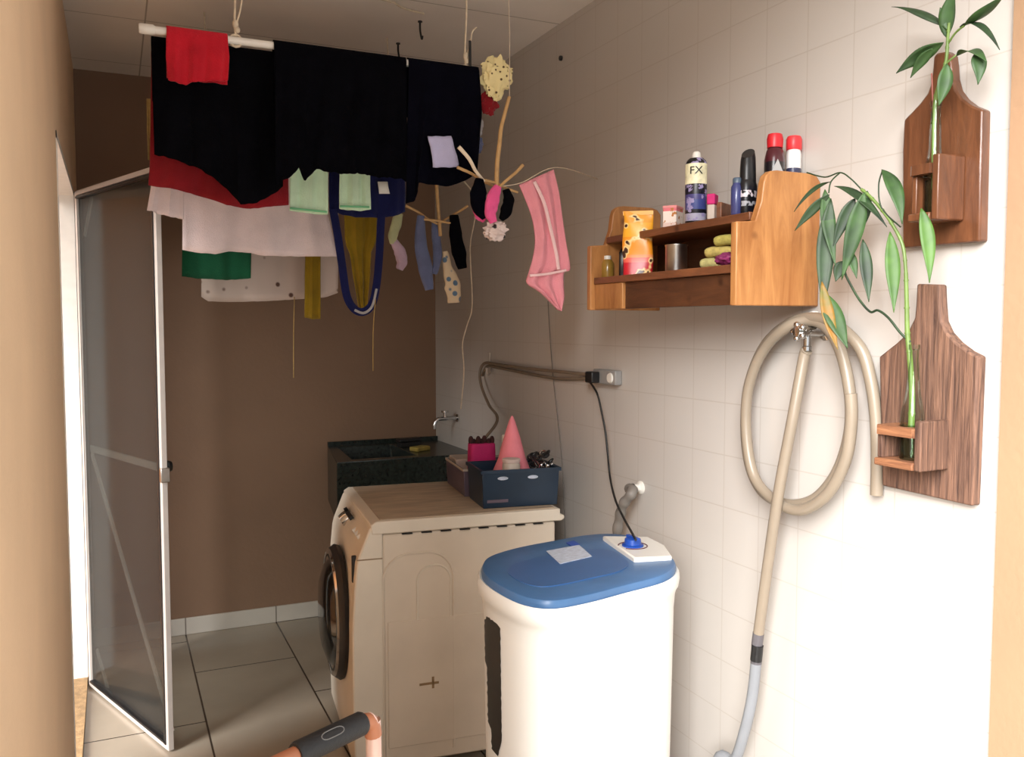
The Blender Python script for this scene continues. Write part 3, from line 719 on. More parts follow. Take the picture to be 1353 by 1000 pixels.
for zz in (hc * .60, hc * .70, hc * .80, hc * .90):
    rows.append([(lr * math.cos(FACE + R(a)), lr * math.sin(FACE + R(a)), zz) for a in range(-75, 76, 10)])
lb.grid(rows).build('label', mat('cream_label', (226, 220, 184), .5, 0, .25, 60), can)
tv, tf = text_mesh('FX', .030)
tb = MB(MW[can]); tb.add([((lr + .0012 + p.z) * math.cos(FACE + p.x / lr), (lr + .0012 + p.z) * math.sin(FACE + p.x / lr), hc * .79 + p.y * .95) for p in tv], tf)
tb.build('lettering', M['label_black'], can, angle=60)
lathe_part('cap', M['white_plastic'], can, [(.012, hc - .002), (.012, hc + .006), (.010, hc + .014), (.006, hc + .017), (.001, hc + .018)], 18)
# small pink-white box / cup left of the can
c = place(889, None, zu, CANX + .01)
bx = thing('carton', 'small pink and white printed carton left of the spray can', 'carton', c, R(35))
mb = MB(MW[bx]); mb.box((-.028, -.02, 0), (.028, .02, .062)); mb.build('carton_body', band_mat('carton_print', [(.018, (226, 200, 190)), (.05, (240, 226, 216)), (.062, (226, 120, 130))], 'Z', .6, [(.6, .64, (186, 120, 60))], 60), bx, bevel=.002)
MB(MW[bx]).box((-.029, -.021, .058), (.029, .021, .066)).build('lid', mat('pink_lid', (232, 150, 150), .5), bx, bevel=.002)
# brown box with magenta packet right of the can
c = place(941, None, zu, 1.46)
pk = thing('packet', 'magenta and white packet tucked behind the right side of the spray can', 'packet', c, R(38))
MB(MW[pk]).box((-.018, -.01, 0), (.018, .01, .05)).build('packet_body', M['paletub'], pk, bevel=.003)
MB(MW[pk]).box((-.019, -.011, .05), (.019, .011, .078)).build('packet_top', M['magenta'], pk, bevel=.003)
c = place(953, None, zu, 1.50)
tag(MB(Matrix.Translation(c) @ Matrix.Rotation(R(30), 4, 'Z')).box((-.034, -.014, 0), (.034, .014, .058)).build('box', M['pine_y'], bevel=.003), 'low brown box on the upper shelf between spray can and black bottle', 'box')
# black trigger bottle and navy flask
c = place(987, None, zu, 1.43)
sb = thing('bottle', 'tall black bottle with slanted cap beside the wooden side panel', 'bottle', c, R(40))
kb = hz(986, 196, 1.43, zu) / .172; SCL[sb] = Matrix.Diagonal((1.25, 1.25, kb, 1))
lathe_part('bottle_body', band_mat('black_print_band', [(.02, (20, 20, 30)), (.032, (150, 150, 156)), (.042, (20, 20, 30)), (.058, (196, 186, 192)), (.066, (24, 24, 34)), (.09, (18, 18, 22))], 'Z', .35, [(.5, .53, (16, 16, 20))], 70), sb, [(.001, 0), (.027, 0), (.029, .004), (.029, .075), (.024, .088), (.001, .09)], 24, 1, .62)
mb = MB(MW[sb] @ SCL[sb]); rings = []
for (z, w, d, s) in ((.082, .024, .016, 0), (.12, .024, .015, 0), (.145, .022, .014, .0), (.158, .020, .012, .0)):
    rings.append([Vector((w * math.cos(a), d * math.sin(a), z + (.016 * math.cos(a) if z > .14 else 0))) for a in [k * math.pi / 9 for k in range(18)]])
mb.loft(rings); mb.build('slanted_cap', M['black_plastic'], sb)
c = place(973, None, zu, 1.40)
nv = thing('flask', 'short navy blue flask in front of the tall black bottle', 'flask', c, R(40))
lathe_part('flask_body', mat('navy_gloss', (58, 62, 108), .25, 0, .15, 20), nv, [(.001, 0), (.016, 0), (.018, .003), (.018, .068), (.012, .078), (.001, .078)], 20, 1, .8)
lathe_part('flask_cap', mat('slate_plastic', (70, 84, 100), .4), nv, [(.011, .076), (.011, .088), (.009, .091), (.001, .091)], 16)
# dark bottle with red cap and white bottle with red cap behind the side panel
c = place(1022, 1.71, zu)
db = thing('bottle', 'dark brown bottle with red cap above the side panel, left of the white one', 'bottle', c, R(40))
SCL[db] = Matrix.Diagonal((1.1, 1.1, hz(1022, 178, c.x, zu) / .176, 1))
lathe_part('bottle_body', band_mat('dark_body', [(.05, (60, 20, 26)), (.10, (30, 26, 28)), (.13, (24, 20, 24)), (.16, (70, 22, 30))], 'Z', .3), db, [(.001, 0), (.03, 0), (.032, .004), (.032, .12), (.026, .14), (.016, .15), (.001, .15)], 24, 1, .7)
lathe_part('bottle_cap', mat('red_cap', (196, 34, 44), .4, 0, .1, 20), db, [(.019, .146), (.020, .165), (.017, .175), (.001, .176)], 20, 1.2, .9)
mb = MB(MW[db] @ SCL[db] @ Matrix.Rotation(FACE - R(40), 4, 'Z')); mb.add([(.034, -.014, .08), (.034, .020, .08), (.034, .004, .118), (.030, -.014, .08), (.030, .020, .08), (.030, .004, .118)], [(0, 1, 2), (3, 5, 4), (0, 3, 4, 1), (1, 4, 5, 2), (2, 5, 3, 0)])
mb.build('silver_emblem', M['grey_plastic'], db)
c = place(1047, 1.705, zu)
wb = thing('bottle', 'white bottle with flat red cap above the side panel, next to the leaves', 'bottle', c, R(40))
SCL[wb] = Matrix.Diagonal((.95, .95, hz(1047, 181, c.x, zu) / .167, 1))
lathe_part('bottle_body', band_mat('white_body', [(.105, (236, 232, 232)), (.118, (54, 56, 84)), (.22, (240, 236, 234))], 'Z', .4), wb, [(.001, 0), (.025, 0), (.027, .004), (.027, .13), (.022, .142), (.001, .142)], 24, 1, .7)
lathe_part('bottle_cap', mat('red_flat_cap', (222, 54, 60), .4, 0, .06, 20), wb, [(.026, .138), (.028, .142), (.028, .160), (.024, .166), (.001, .167)], 24, 1, .72)
# lower shelf
XLs = 1.43
c = place(803, None, ZL, 1.385)
ab = thing('bottle', 'small amber bottle with white cap at the far left of the lower shelf', 'bottle', c)
lathe_part('bottle_body', mat('amber_liquid', (150, 116, 50), .2, 0, .15, 30), ab, [(.001, 0), (.019, 0), (.020, .003), (.020, .045), (.013, .056), (.010, .058), (.001, .058)], 20)
lathe_part('bottle_cap', M['white_plastic'], ab, [(.011, .057), (.011, .068), (.001, .069)], 16)
c = place(812, None, ZL, 1.42)
df = thing('bottle', 'dark brown bottle standing behind the orange pouch', 'bottle', c + Vector((.03, 0, 0)))
lathe_part('bottle_body', mat('dark_brown_glass', (42, 30, 30), .3, 0, .2, 20), df, [(.001, 0), (.026, 0), (.028, .004), (.028, .08), (.018, .10), (.012, .106), (.001, .106)], 22)
lathe_part('bottle_cap', mat('brown_cap', (70, 46, 42), .5), df, [(.013, .104), (.013, .122), (.001, .123)], 16)
c = place(843, None, ZL, 1.385)
ba = thing('pouch', 'orange and red stand-up pouch at the left of the lower shelf', 'pouch', c, R(-38))
mb = MB(MW[ba]); rings = []
hb = hz(846, 278, 1.385, ZL)
for k in range(15):
    t = k / 14; z = hb * t; w = .041 + .002 * math.sin(t * 5) + .003 * t; d = max(.0012, .022 * (1 - t) ** .7)
    rings.append([Vector((math.copysign(abs(math.cos(a)) ** .6, math.cos(a)) * w + .002 * math.sin(9 * t), math.copysign(abs(math.sin(a)) ** .8, math.sin(a)) * d + .003 * math.sin(7 * t + 2 * math.cos(a)), z)) for a in [q * math.pi / 14 for q in range(28)]])
mb.loft(rings)
mb.build('pouch_body', band_mat('pouch_print', [(.036, (196, 30, 46)), (.050, (226, 96, 80)), (.058, (238, 150, 90)), (.11, (240, 152, 40)), (.15, (246, 176, 50)), (.16, (236, 160, 40))], 'Z', .3, [(.56, .60, (250, 214, 150)), (.61, .63, (70, 40, 30))], 22), ba)
MB(MW[ba]).box((-.043, -.002, hb - .012), (.043, .002, hb)).build('top_seal', mat('yellow_seal', (232, 170, 50), .35), ba)
c = place(894, None, ZL, 1.42)
tn = thing('tin_can', 'plain silver tin cup in the middle of the lower shelf', 'tin', c)
lathe_part('tin_body', M['steel'], tn, [(.001, 0), (.029, 0), (.030, .002), (.030, .072), (.0315, .074), (.0315, .077), (.028, .077), (.028, .006), (.001, .005)])
# pile of rolled yellow cloths
for i, (px, yy, dz, ln, colr, lab) in enumerate(((938, 1.40, .013, .05, (176, 168, 110), 'pale yellow roll lying lowest in the pile beside the tin cup'), (946, 1.40, .040, .06, (180, 162, 92), 'yellow roll in the middle of the pile beside the side panel'), (958, 1.40, .066, .06, (166, 154, 78), 'olive yellow roll on top of the pile beside the side panel'))):
    c = place(px, None, ZL + dz, yy)
    mb = MB(); d = Vector((.25, -.95, 0)).normalized()
    mb.tube(catmull([c - d * ln * .5, c + Vector((0, 0, .003)), c + d * ln], 5), lambda t: .0135 * (1 - .5 * max(0, (abs(t - .5) * 2) ** 6)), 12)
    tag(mb.build('cloth_roll', mat('yellow_roll_%s' % 'abc'[i], colr, .85, 0, .2, 60, .3)), lab, 'cloth roll', 'yellow rolls on the lower shelf')
c = place(963, None, ZL + .016, 1.37)
bunch('pouch', mat('purple_foil', (120, 40, 86), .35, 0, .3, 30), c, .03, .035, .016, 'small purple pouch under the yellow rolls on the lower shelf', 'pouch', 4, None, rough=.25)

# ------------------------------------------------------------------ board plant holders
def holder(out, wm, bm_, bracket, label, cyo):
    """out: (y,z) outline; bracket: y0,y1,x0,z0,z1"""
    ys = [p[0] for p in out]; zs = [p[1] for p in out]
    t = thing('plant_holder', label, 'plant holder', (XR, sum(ys) / len(ys), min(zs)), 0)
    MB().prism(out, 'X', XR - .026, XR).build('backboard', wm, t, bevel=.004)
    by0, by1, x0, z0, z1 = bracket; xb = XR - .026; th = .016
    # side cheek facing the room, bottom plate, top plate with a round hole
    MB().box((x0 + .004, by0, z0), (xb, by0 + th, z1)).build('side_cheek', bm_[0], t, bevel=.003)
    MB().box((x0, by0 + th, z0), (xb, by1, z0 + th)).build('bottom_plate', bm_[1], t, bevel=.003)
    cx, cy, r = (x0 + xb) / 2, by0 + cyo, .028
    pz0, pz1 = z1 - .036, z1 - .016
    n = 32; inn = []; outr = []
    hx_ = (xb - x0) / 2; hp, hm = by1 - cy, cy - by0 - th; r = min(r, hp - .004, hm - .003)
    for k in range(n):
        a = 2 * math.pi * (k + .5) / n; c, s = math.cos(a), math.sin(a)
        q = min(hx_ / max(1e-6, abs(c)), (hp if s > 0 else hm) / max(1e-6, abs(s)))
        inn.append((cx + r * c, cy + r * s)); outr.append((cx + q * c, cy + q * s))
    rings = [[Vector((p[0], p[1], pz0)) for p in inn], [Vector((p[0], p[1], pz0)) for p in outr], [Vector((p[0], p[1], pz1)) for p in outr], [Vector((p[0], p[1], pz1)) for p in inn]]
    rings.append(rings[0])
    MB().loft(rings, False, False).build('top_plate', bm_[1], t)
    MB().box((x0 + .01, by1 - .012, z0 + th), (xb, by1, pz0)).build('side_cheek', bm_[0], t, bevel=.002)
    return t, (cx, cy, z0 + th), r
def outline(pxs):
    P = [U(*p, x=XR - .013) for p in pxs]; return [(p.y, p.z) for p in P]
up_px = [(1198, 328), (1300, 319), (1302, 232), (1304, 146), (1289, 140), (1277, 131), (1268, 119), (1264, 104), (1263, 88), (1261, 74), (1255, 69), (1243, 71), (1239, 76), (1238, 92), (1236, 110), (1231, 124), (1222, 136), (1212, 147), (1200, 159), (1198, 200)]
lo_px = [(1171, 641), (1290, 668), (1294, 570), (1298, 471), (1284, 464), (1268, 452), (1256, 439), (1249, 424), (1247, 400), (1246, 376), (1217, 375), (1216, 398), (1214, 420), (1204, 440), (1190, 453), (1167, 471), (1169, 560)]
zt_u = U(1262, 206, y=1.232).z; zb_u = U(1262, 292, y=1.232).z
zt_l = U(1232, 556, y=1.243).z; zb_l = U(1232, 622, y=1.243).z
hu, bu, ru = holder(outline(up_px), M['mahogany'], (M['mahogany'], M['mahogany']), (1.222, 1.290, XR - .105, zb_u, zt_u), 'varnished red-brown board plant holder, the upper one', .040)
hl, bl_, rl = holder(outline(lo_px), M['oldwood'], (M['oldwood'], M['oldwood_h']), (1.240, 1.354, XR - .112, zb_l, zt_l), 'weathered rough brown board plant holder, the lower one', .055)
def bottle(c, rb, h, label, rn=.009):
    b = thing('glass_bottle', label, 'bottle', c)
    prof = [(.001, 0), (rb * .9, 0), (rb, .004), (rb, h * .32), (rb * .93, h * .42), (rb * .62, h * .58), (rn * 1.25, h * .74), (rn, h * .86), (rn, h * .95), (rn * 1.25, h * .96), (rn * 1.25, h), (rn * .7, h)]
    lathe_part('glass', M['bottle_glass'], b, prof, 24)
    w = glass_mat('bottle_water', (.80, .88, .78, 1), .02, .6)
    lathe_part('water', w, b, [(.001, .006), (rb - .003, .006), (rb - .003, h * .30), (.001, h * .30)], 20)
    return b
htop = U(1233, 135, x=bu[0]).z - bu[2]
bottle(bu, min(ru - .002, .022), htop, 'clear glass bottle in the upper red-brown holder')
htl = U(1203, 455, x=bl_[0]).z - bl_[2]
bottle(bl_, min(rl - .002, .024), htl, 'clear glass bottle in the lower weathered holder')

def leaf(mb, base_, tip, w, sag=(0, 0, 0), side=None, n=14, fold=.25, peak=.42):
    b = Vector(base_); t = Vector(tip); c = b.lerp(t, .5) + Vector(sag)
    rows = []
    for i in range(n + 1):
        s = i / n; p = (1 - s) ** 2 * b + 2 * s * (1 - s) * c + s * s * t
        d = (2 * (1 - s) * (c - b) + 2 * s * (t - c)).normalized()
        sd = Vector(side) if side else Vector((.8, -.6, 0))
        sd = (sd - d * sd.dot(d)); sd = sd.normalized() if sd.length > 1e-4 else Vector((0, 1, 0))
        nr = d.cross(sd)
        ww = w * (max(0.0, math.sin(math.pi * s ** (math.log(.5) / math.log(peak)))) ** 1.15) + .0006
        rows.append([p - sd * ww + nr * ww * fold, p - sd * ww * .5 + nr * ww * fold * .35, p, p + sd * ww * .5 + nr * ww * fold * .35, p + sd * ww + nr * ww * fold])
    return mb.grid(rows)
def plant(label, c, stems, leaves, LW=1.0):
    pl = thing('bamboo_plant', label, 'plant', c)
    for (pts, r, m) in stems:
        mb = MB(); P = catmull(pts, 6); mb.tube(P, r, 9)
        if m is M['stem']:
            for k in range(3, len(P) - 1, 5):
                mb.tube([P[k] - (P[k + 1] - P[k]).normalized() * .0016, P[k] + (P[k + 1] - P[k]).normalized() * .0016], (r(k / len(P)) if callable(r) else r) * 1.22, 9)
        mb.build('stem', m, pl)
    for (b, t, w, sag, m, side) in leaves:
        mb = MB(); leaf(mb, b, t, w * LW, sag, side); mb.build('leaf', m, pl, solid=.0008, angle=80)
    return pl
def W(px, py, d): return U(px, py, x=XR - d)
xu = XR - bu[0]   # distance of the bottle axis from the wall
plant('leafy bamboo sprig in the upper bottle, leaves fanning above the board', bu,
    [([W(1234, 250, xu), W(1234, 180, xu), W(1236, 132, xu), W(1243, 105, xu + .01), W(1250, 80, xu + .012), W(1252, 55, xu + .015), W(1254, 30, xu + .02)], lambda t: .0048 - .0022 * t, M['stem']),
     ([W(1233, 150, xu), W(1232, 122, xu - .004), W(1231, 97, xu - .008)], .0016, M['stem_red']),
     ([W(1250, 62, xu + .012), W(1262, 44, xu + .02), W(1274, 34, xu + .025)], .002, M['stem']),
     ([W(1250, 84, xu + .012), W(1262, 74, xu + .008), W(1270, 70, xu)], .0018, M['stem'])],
    [(W(1250, 36, xu + .02), W(1178, 9, xu + .05), .011, (0, 0, .022), M['leaf_dark'], None),
     (W(1251, 50, xu + .015), W(1262, -18, xu + .03), .015, (0, .012, 0), M['leaf'], (1, -.5, 0)),
     (W(1274, 34, xu + .025), W(1328, -8, xu + .04), .013, (0, 0, -.01), M['leaf'], None),
     (W(1268, 36, xu + .022), W(1321, 66, xu + .03), .008, (0, 0, .045), M['leaf_dark'], None),
     (W(1247, 56, xu + .015), W(1184, 97, xu + .05), .017, (0, 0, .012), M['leaf'], None),
     (W(1232, 64, xu + .03), W(1203, 103, xu + .03), .011, (0, 0, .012), M['leaf'], None),
     (W(1264, 74, xu + .008), W(1304, 82, xu + .02), .014, (0, 0, .028), M['leaf'], None),
     (W(1287, 72, xu + .012), W(1292, 112, xu + .015), .013, (0, -.012, .012), M['leaf'], None),
     (W(1251, 84, xu + .015), W(1240, 140, xu + .025), .014, (0, -.006, 0), M['leaf'], (1, -.6, 0)),
     (W(1253, 40, xu + .018), W(1242, 10, xu + .03), .010, (0, 0, .006), M['leaf'], None)], 1.0)
xl_ = XR - bl_[0]
sp = [W(1204, 566, xl_), W(1205, 520, xl_), W(1202, 470, xl_ + .004), W(1199, 440, xl_ + .008)]
plant('drooping bamboo plant in the lower bottle, yellowing leaves hanging in front of the shelf', bl_,
    [(sp + [W(1198, 400, xl_ + .012), W(1197, 360, xl_ + .016)], lambda t: .0068 - .0028 * t, M['stem']),
     ([W(1197, 360, xl_ + .016), W(1193, 325, xl_ + .02), W(1180, 298, xl_ + .024), W(1166, 278, xl_ + .028), W(1150, 260, xl_ + .032), W(1138, 250, xl_ + .036)], .0035, M['stem']),
     ([W(1203, 452, xl_ + .006), W(1190, 440, xl_ + .014), W(1174, 420, xl_ + .02), W(1160, 410, xl_ + .024), W(1150, 412, xl_ + .026), W(1137, 398, xl_ + .03), W(1126, 380, xl_ + .034), W(1116, 358, xl_ + .036), W(1118, 335, xl_ + .036)], .0026, M['leaf_dark']),
     ([W(1138, 250, xl_ + .036), W(1124, 236, xl_ + .045), W(1110, 228, xl_ + .05), W(1090, 234, xl_ + .055), W(1066, 228, xl_ + .06)], .0016, M['leaf_dark']),
     ([W(1190, 300, xl_ + .022), W(1165, 275, xl_ + .03), W(1161, 245, xl_ + .03), W(1166, 225, xl_ + .03)], .0016, M['leaf_dark']),
     ([W(1110, 228, xl_ + .05), W(1098, 240, xl_ + .055), W(1095, 255, xl_ + .06)], .0016, M['leaf_dark'])],
    [(W(1096, 257, xl_ + .06), W(1050, 305, xl_ + .10), .009, (0, 0, .012), M['leaf_dark'], None),
     (W(1098, 240, xl_ + .05), W(1049, 280, xl_ + .09), .004, (0, 0, .030), M['leaf_dark'], None),
     (W(1098, 262, xl_ + .06), W(1088, 412, xl_ + .09), .017, (0, .012, 0), M['leaf_dark'], None),
     (W(1086, 384, xl_ + .085), W(1120, 460, xl_ + .085), .017, (0, -.004, -.006), M['leaf'], None),
     (W(1086, 372, xl_ + .09), W(1107, 462, xl_ + .10), .011, (0, .006, -.012), M['leaf_yellow'], None),
     (W(1142, 254, xl_ + .04), W(1112, 370, xl_ + .06), .016, (0, -.004, .016), M['leaf'], None),
     (W(1146, 252, xl_ + .034), W(1130, 318, xl_ + .03), .013, (0, -.006, .01), M['leaf_dark'], None),
     (W(1102, 246, xl_ + .05), W(1172, 300, xl_ + .03), .010, (0, 0, .034), M['leaf_dark'], None),
     (W(1176, 306, xl_ + .026), W(1181, 413, xl_ + .05), .0125, (0, -.004, 0), M['leaf_bright'], None),
     (W(1140, 316, xl_ + .03), W(1148, 399, xl_ + .04), .011, (0, -.003, 0), M['leaf_dark'], None),
     (W(1217, 275, xl_ + .05), W(1228, 374, xl_ + .05), .0115, (0, -.012, .01), M['leaf_bright'], None),
     (W(1165, 224, xl_ + .03), W(1192, 296, xl_ + .045), .013, (0, -.018, .018), M['leaf'], None),
     (W(1114, 345, xl_ + .036), W(1104, 372, xl_ + .05), .012, (0, 0, .006), M['leaf_dark'], None),
     (W(1090, 250, xl_ + .06), W(1104, 352, xl_ + .075), .013, (0, .01, .01), M['leaf'], None),
     (W(1130, 262, xl_ + .04), W(1100, 330, xl_ + .07), .012, (0, 0, .02), M['leaf_dark'], None),
     (W(1122, 330, xl_ + .036), W(1132, 368, xl_ + .04), .008, (0, 0, .004), M['leaf'], None)], 1.15)

# ------------------------------------------------------------------ tap under the shelf and the coiled hose
tz = U(1071, 438, x=XR - .05)
tap = thing('wall_tap', 'chrome wall tap under the shelf holding the coiled hose', 'tap', (XR, tz.y, tz.z))
mb = MB().lathe([(.001, 0), (.022, 0), (.022, -.004), (.012, -.008), (.012, -.062), (.015, -.066), (.015, -.078), (.001, -.08)], (XR, tz.y, tz.z), 20, 'X'); mb.build('body', M['chrome'], tap)
MB().lathe([(.001, 0), (.009, 0), (.009, -.034), (.011, -.036), (.011, -.046), (.008, -.047)], (XR - .06, tz.y, tz.z), 16).build('spout', M['chrome'], tap)
mb = MB()
for k in range(5):
    a = 2 * math.pi * k / 5
    mb.ball((XR - .088, tz.y + .017 * math.cos(a), tz.z + .017 * math.sin(a)), .008, 1, 1, 1, 10)
mb.lathe([(.001, -.078), (.015, -.078), (.017, -.088), (.012, -.096), (.001, -.098)], (XR, tz.y, tz.z), 18, 'X')
mb.build('handle', M['chrome'], tap)
ph = MB().tube([U(1075, 412, x=XR - .006), U(1076, 424, x=XR - .006)], .012, 10); ph.build('mount_plate', M['white_plastic'], tap)
hose = thing('hose', 'beige drain hose coiled over the chrome tap with a grey lower end', 'hose', (XR - .03, 1.6, .0))
HR = .0138
loop = [(1112, 434), (1085, 421), (1050, 424), (1014, 452), (992, 500), (985, 555), (990, 612), (1008, 650), (1040, 666), (1075, 660), (1104, 628), (1121, 580), (1124, 530), (1114, 474), (1096, 436), (1072, 424)]
loop2 = [(1040, 432), (1008, 464), (989, 512), (986, 570), (996, 628), (1022, 660), (1056, 674), (1092, 654), (1117, 608), (1125, 556)]
pts = [W(1158, 654, .022), W(1159, 600, .022), W(1157, 548, .022), W(1150, 500, .026), W(1138, 462, .032)]
pts += [W(p[0], p[1], .042) for p in loop] + [W(p[0], p[1], .068) for p in loop2] + [W(1124, 520, .07)]
MB().tube(catmull(pts, 7), HR, 14).build('hose_coil', M['hose'], hose)
P2 = [Vector((XR - .06, tz.y, tz.z - .045)), W(1062, 474, .062), W(1046, 560, .088), W(1029, 650, .097), W(1014, 750, .090), W(1002, 838, .085)]
P2c = catmull(P2, 6); MB().tube(P2c, HR, 14).build('hose_drop', M['hose'], hose)
dirv = (P2c[-1] - P2c[-2]).normalized(); e = P2c[-1]
Cn = [e - dirv * .004, e + dirv * .025, W(999, 876, .085)]
MB().tube(Cn, .0145, 14).build('connector', mat('grey_connector', (92, 88, 92), .4), hose)
MB().tube([W(1001.5, 852, .085) + Vector((-.0012, 0, 0)), W(999.5, 872, .085) + Vector((-.0012, 0, 0))], .0152, 14).build('clamp', M['black_plastic'], hose)
P3 = [W(999.3, 872, .085), W(994, 920, .085), W(984, 965, .085), W(970, 1004, .085)]
P3 += [Vector((P3[-1].x - .01, P3[-1].y + .06, .30)), Vector((P3[-1].x - .02, P3[-1].y + .10, .02))]
MB().tube(catmull(P3, 6), .0142, 14).build('grey_hose', M['hose_grey'], hose)

# ------------------------------------------------------------------ tap with corrugated hose, socket, cables
p = U(847, 644, x=XR)
t2 = thing('wall_tap', 'white plastic wall outlet behind the blue-lidded tub', 'tap', p)
MB().lathe([(.001, 0), (.022, 0), (.022, -.005), (.013, -.01), (.013, -.03), (.001, -.032)], p, 18, 'X').build('flange', M['white_plastic'], t2)
MB().lathe([(.001, -.03), (.016, -.03), (.016, -.045), (.001, -.046)], p, 18, 'X').build('collar', M['black_plastic'], t2)
q = catmull([p + Vector((-.046, 0, 0)), U(836, 650, x=XR - .07), U(823, 668, x=XR - .085), U(816, 700, x=XR - .085), U(813, 740, x=XR - .08), Vector((XR - .08, p.y + .03, .5)), Vector((XR - .09, p.y + .05, .06))], 12)
tag(MB().tube(q, lambda t: .0165 + .0018 * math.sin(t * 520), 12).build('drain_hose', M['hose_dark']), 'grey corrugated drain hose dropping from the wall outlet behind the tub', 'hose')
so_ = U(806, 498, x=XR)
sk = thing('wall_socket', 'surface-mounted wall socket with a grey-white cover', 'socket', (XR, so_.y, so_.z - .03))
ya = U(822, 498, x=XR).y; yb_ = U(792, 498, x=XR).y
MB().box((XR - .028, ya, so_.z - .024), (XR, yb_, so_.z + .026)).build('socket_box', M['grey_plastic'], sk, bevel=.004)
MB().lathe([(.001, -.034), (.016, -.034), (.018, -.028)], (XR, ya + .03, so_.z), 18, 'X').build('socket_face', M['white_plastic'], sk)
pg = thing('plug', 'black plug pushed into the left of the wall socket', 'plug', (XR - .03, yb_ - .03, so_.z - .026))
MB().box((XR - .062, yb_ - .052, so_.z - .022), (XR - .0285, yb_ - .002, so_.z + .018)).build('plug_body', M['black_plastic'], pg, bevel=.005)
q = [Vector((XR - .05, yb_ - .02, so_.z - .02))] + [U(*a, x=XR - .05) for a in ((789, 520), (795, 545), (800, 572), (803, 600), (806, 630))]
q += [U(813, 660, x=1.45), U(824, 684, x=1.39), U(834, 702, x=1.32), U(840, 713, z=.918)]
MB().tube(catmull(q, 8), .0036, 8).build('power_cord', M['cable_black'], pg)
ch = U(646, 480, x=XR)
hk = thing('wall_hook', 'small pale wall hook carrying the sagging beige cable', 'hook', ch)
MB().tube(catmull([U(647, 466, x=XR - .004), U(647, 482, x=XR - .006), U(647, 492, x=XR - .02), U(644, 494, x=XR - .036), U(643, 486, x=XR - .038)], 5), .006, 8).build('hook', M['paletub'], hk)
c1 = [Vector((XR - .02, yb_ + .004, so_.z))] + [U(*a, x=XR - .022) for a in ((770, 494), (730, 490), (690, 486), (655, 481), (640, 480))]
c2 = [Vector((XR - .012, yb_ + .004, so_.z - .008))] + [U(*a, x=XR - .010) for a in ((770, 500), (738, 500), (700, 494), (660, 486), (644, 484), (637, 496))]
c1 += [U(634, 492, x=XR - .03), U(636, 510, x=XR - .04), U(646, 535, x=XR - .06), U(657, 556, x=XR - .09), Vector((1.35, 3.30, .98)), Vector((1.40, 3.44, .80)), Vector((1.42, 3.45, .5))]
cb = thing('power_cable', 'beige cables sagging along the tiled wall from hook to socket', 'cable', (XR - .02, 3.1, so_.z))
MB().tube(catmull(c1, 7), .0065, 8).build('cable', M['cable_grey'], cb)
MB().tube(catmull(c2, 7), .0065, 8).build('cable', M['cable_grey'], cb)
wr = MB().tube(catmull([U(*a, x=XR - .006) for a in ((724, 398), (727, 450), (731, 500), (737, 555), (742, 605), (745, 660), (747, 720))], 6), .0022, 6)
tag(wr.build('grey_line', M['hose_dark']), 'thin grey line running straight down the tiled wall beside the blue box', 'grey_line')  # thin grey tube drawn down the wall surface
nh = U(742, 77, x=XR)
tag(MB().lathe([(.001, -.010), (.009, -.008), (.010, 0), (.001, .0)], nh, 12, 'X').build('nail', M['gasket']), 'dark nail head high on the tiled wall below the ceiling', 'nail')

# ------------------------------------------------------------------ washing machine
RW = R(-6)
wl_ = thing('washing_machine', 'cream front-loading washing machine with a dusty top and dark porthole', 'washing machine', (.752, 2.745, 0), RW)
X = MW[wl_]; Wd, Dp, Hh = .665, .64, .86      # local x = front to back, local y = along the room
body = MB(X).box((.035, 0, .03), (Wd - .02, Dp, Hh - .045))
body.build('cabinet', M['cream_panel'], wl_, bevel=.008)
top = MB(X)
top.prism([(.0, Hh - .043), (Wd, Hh - .043), (Wd + .012, Hh - .036), (Wd + .012, Hh - .024), (Wd - .004, Hh - .02), (Wd - .004, Hh), (.015, Hh), (-.004, Hh - .012)], 'Y', -.006, Dp + .006)
top.build('top_rim', M['cream_plastic'], wl_, bevel=.004)
MB(X).box((.03, .012, Hh - .001), (Wd - .02, Dp - .012, Hh + .0025)).build('top_panel', M['dirty_top'], wl_)
# embossing on the side facing the camera: arch panel, seam, mark
def side_tube(pts, r, name, m): MB(X).tube([(a, -.0005, b) for a, b in pts], r, 6).build(name, m, wl_)
def arch(x0, x1, z0, z1, rad):
    p = [(x0, z0)]
    p += [(x0 + rad - rad * math.cos(t), z1 - rad + rad * math.sin(t)) for t in [k * math.pi / 12 for k in range(7)]]
    p += [(x1 - rad + rad * math.sin(t), z1 - rad + rad * math.cos(t)) for t in [k * math.pi / 12 for k in range(7)]]
    p += [(x1, z0)]; return p
side_tube(arch(.035, .275, .06, .745, .09), .0042, 'embossed_arch', M['cream_panel'])
side_tube(arch(.15, .265, .10, .70, .055), .0032, 'embossed_arch', M['cream_plastic'])
MB(X).prism([(.05, .09), (.05, .52), (Wd - .04, .52), (Wd - .04, .09)], 'Y', -.0035, .001).build('pressed_panel', M['cream_panel'], wl_, bevel=.003)
mk = MB(X).box((.155, -.0046, .292), (.222, -.0032, .300)).box((.198, -.0046, .278), (.206, -.0032, .318))
mk.build('stamped_mark', mat('brown_mark', (150, 122, 86), .6), wl_)
for k in range(8):
    x = .10 + k * .066
    MB(X).box((x, -.0072, Hh - .0485), (x + .035, .01, Hh - .046)).build('slot', M['gasket'], wl_)
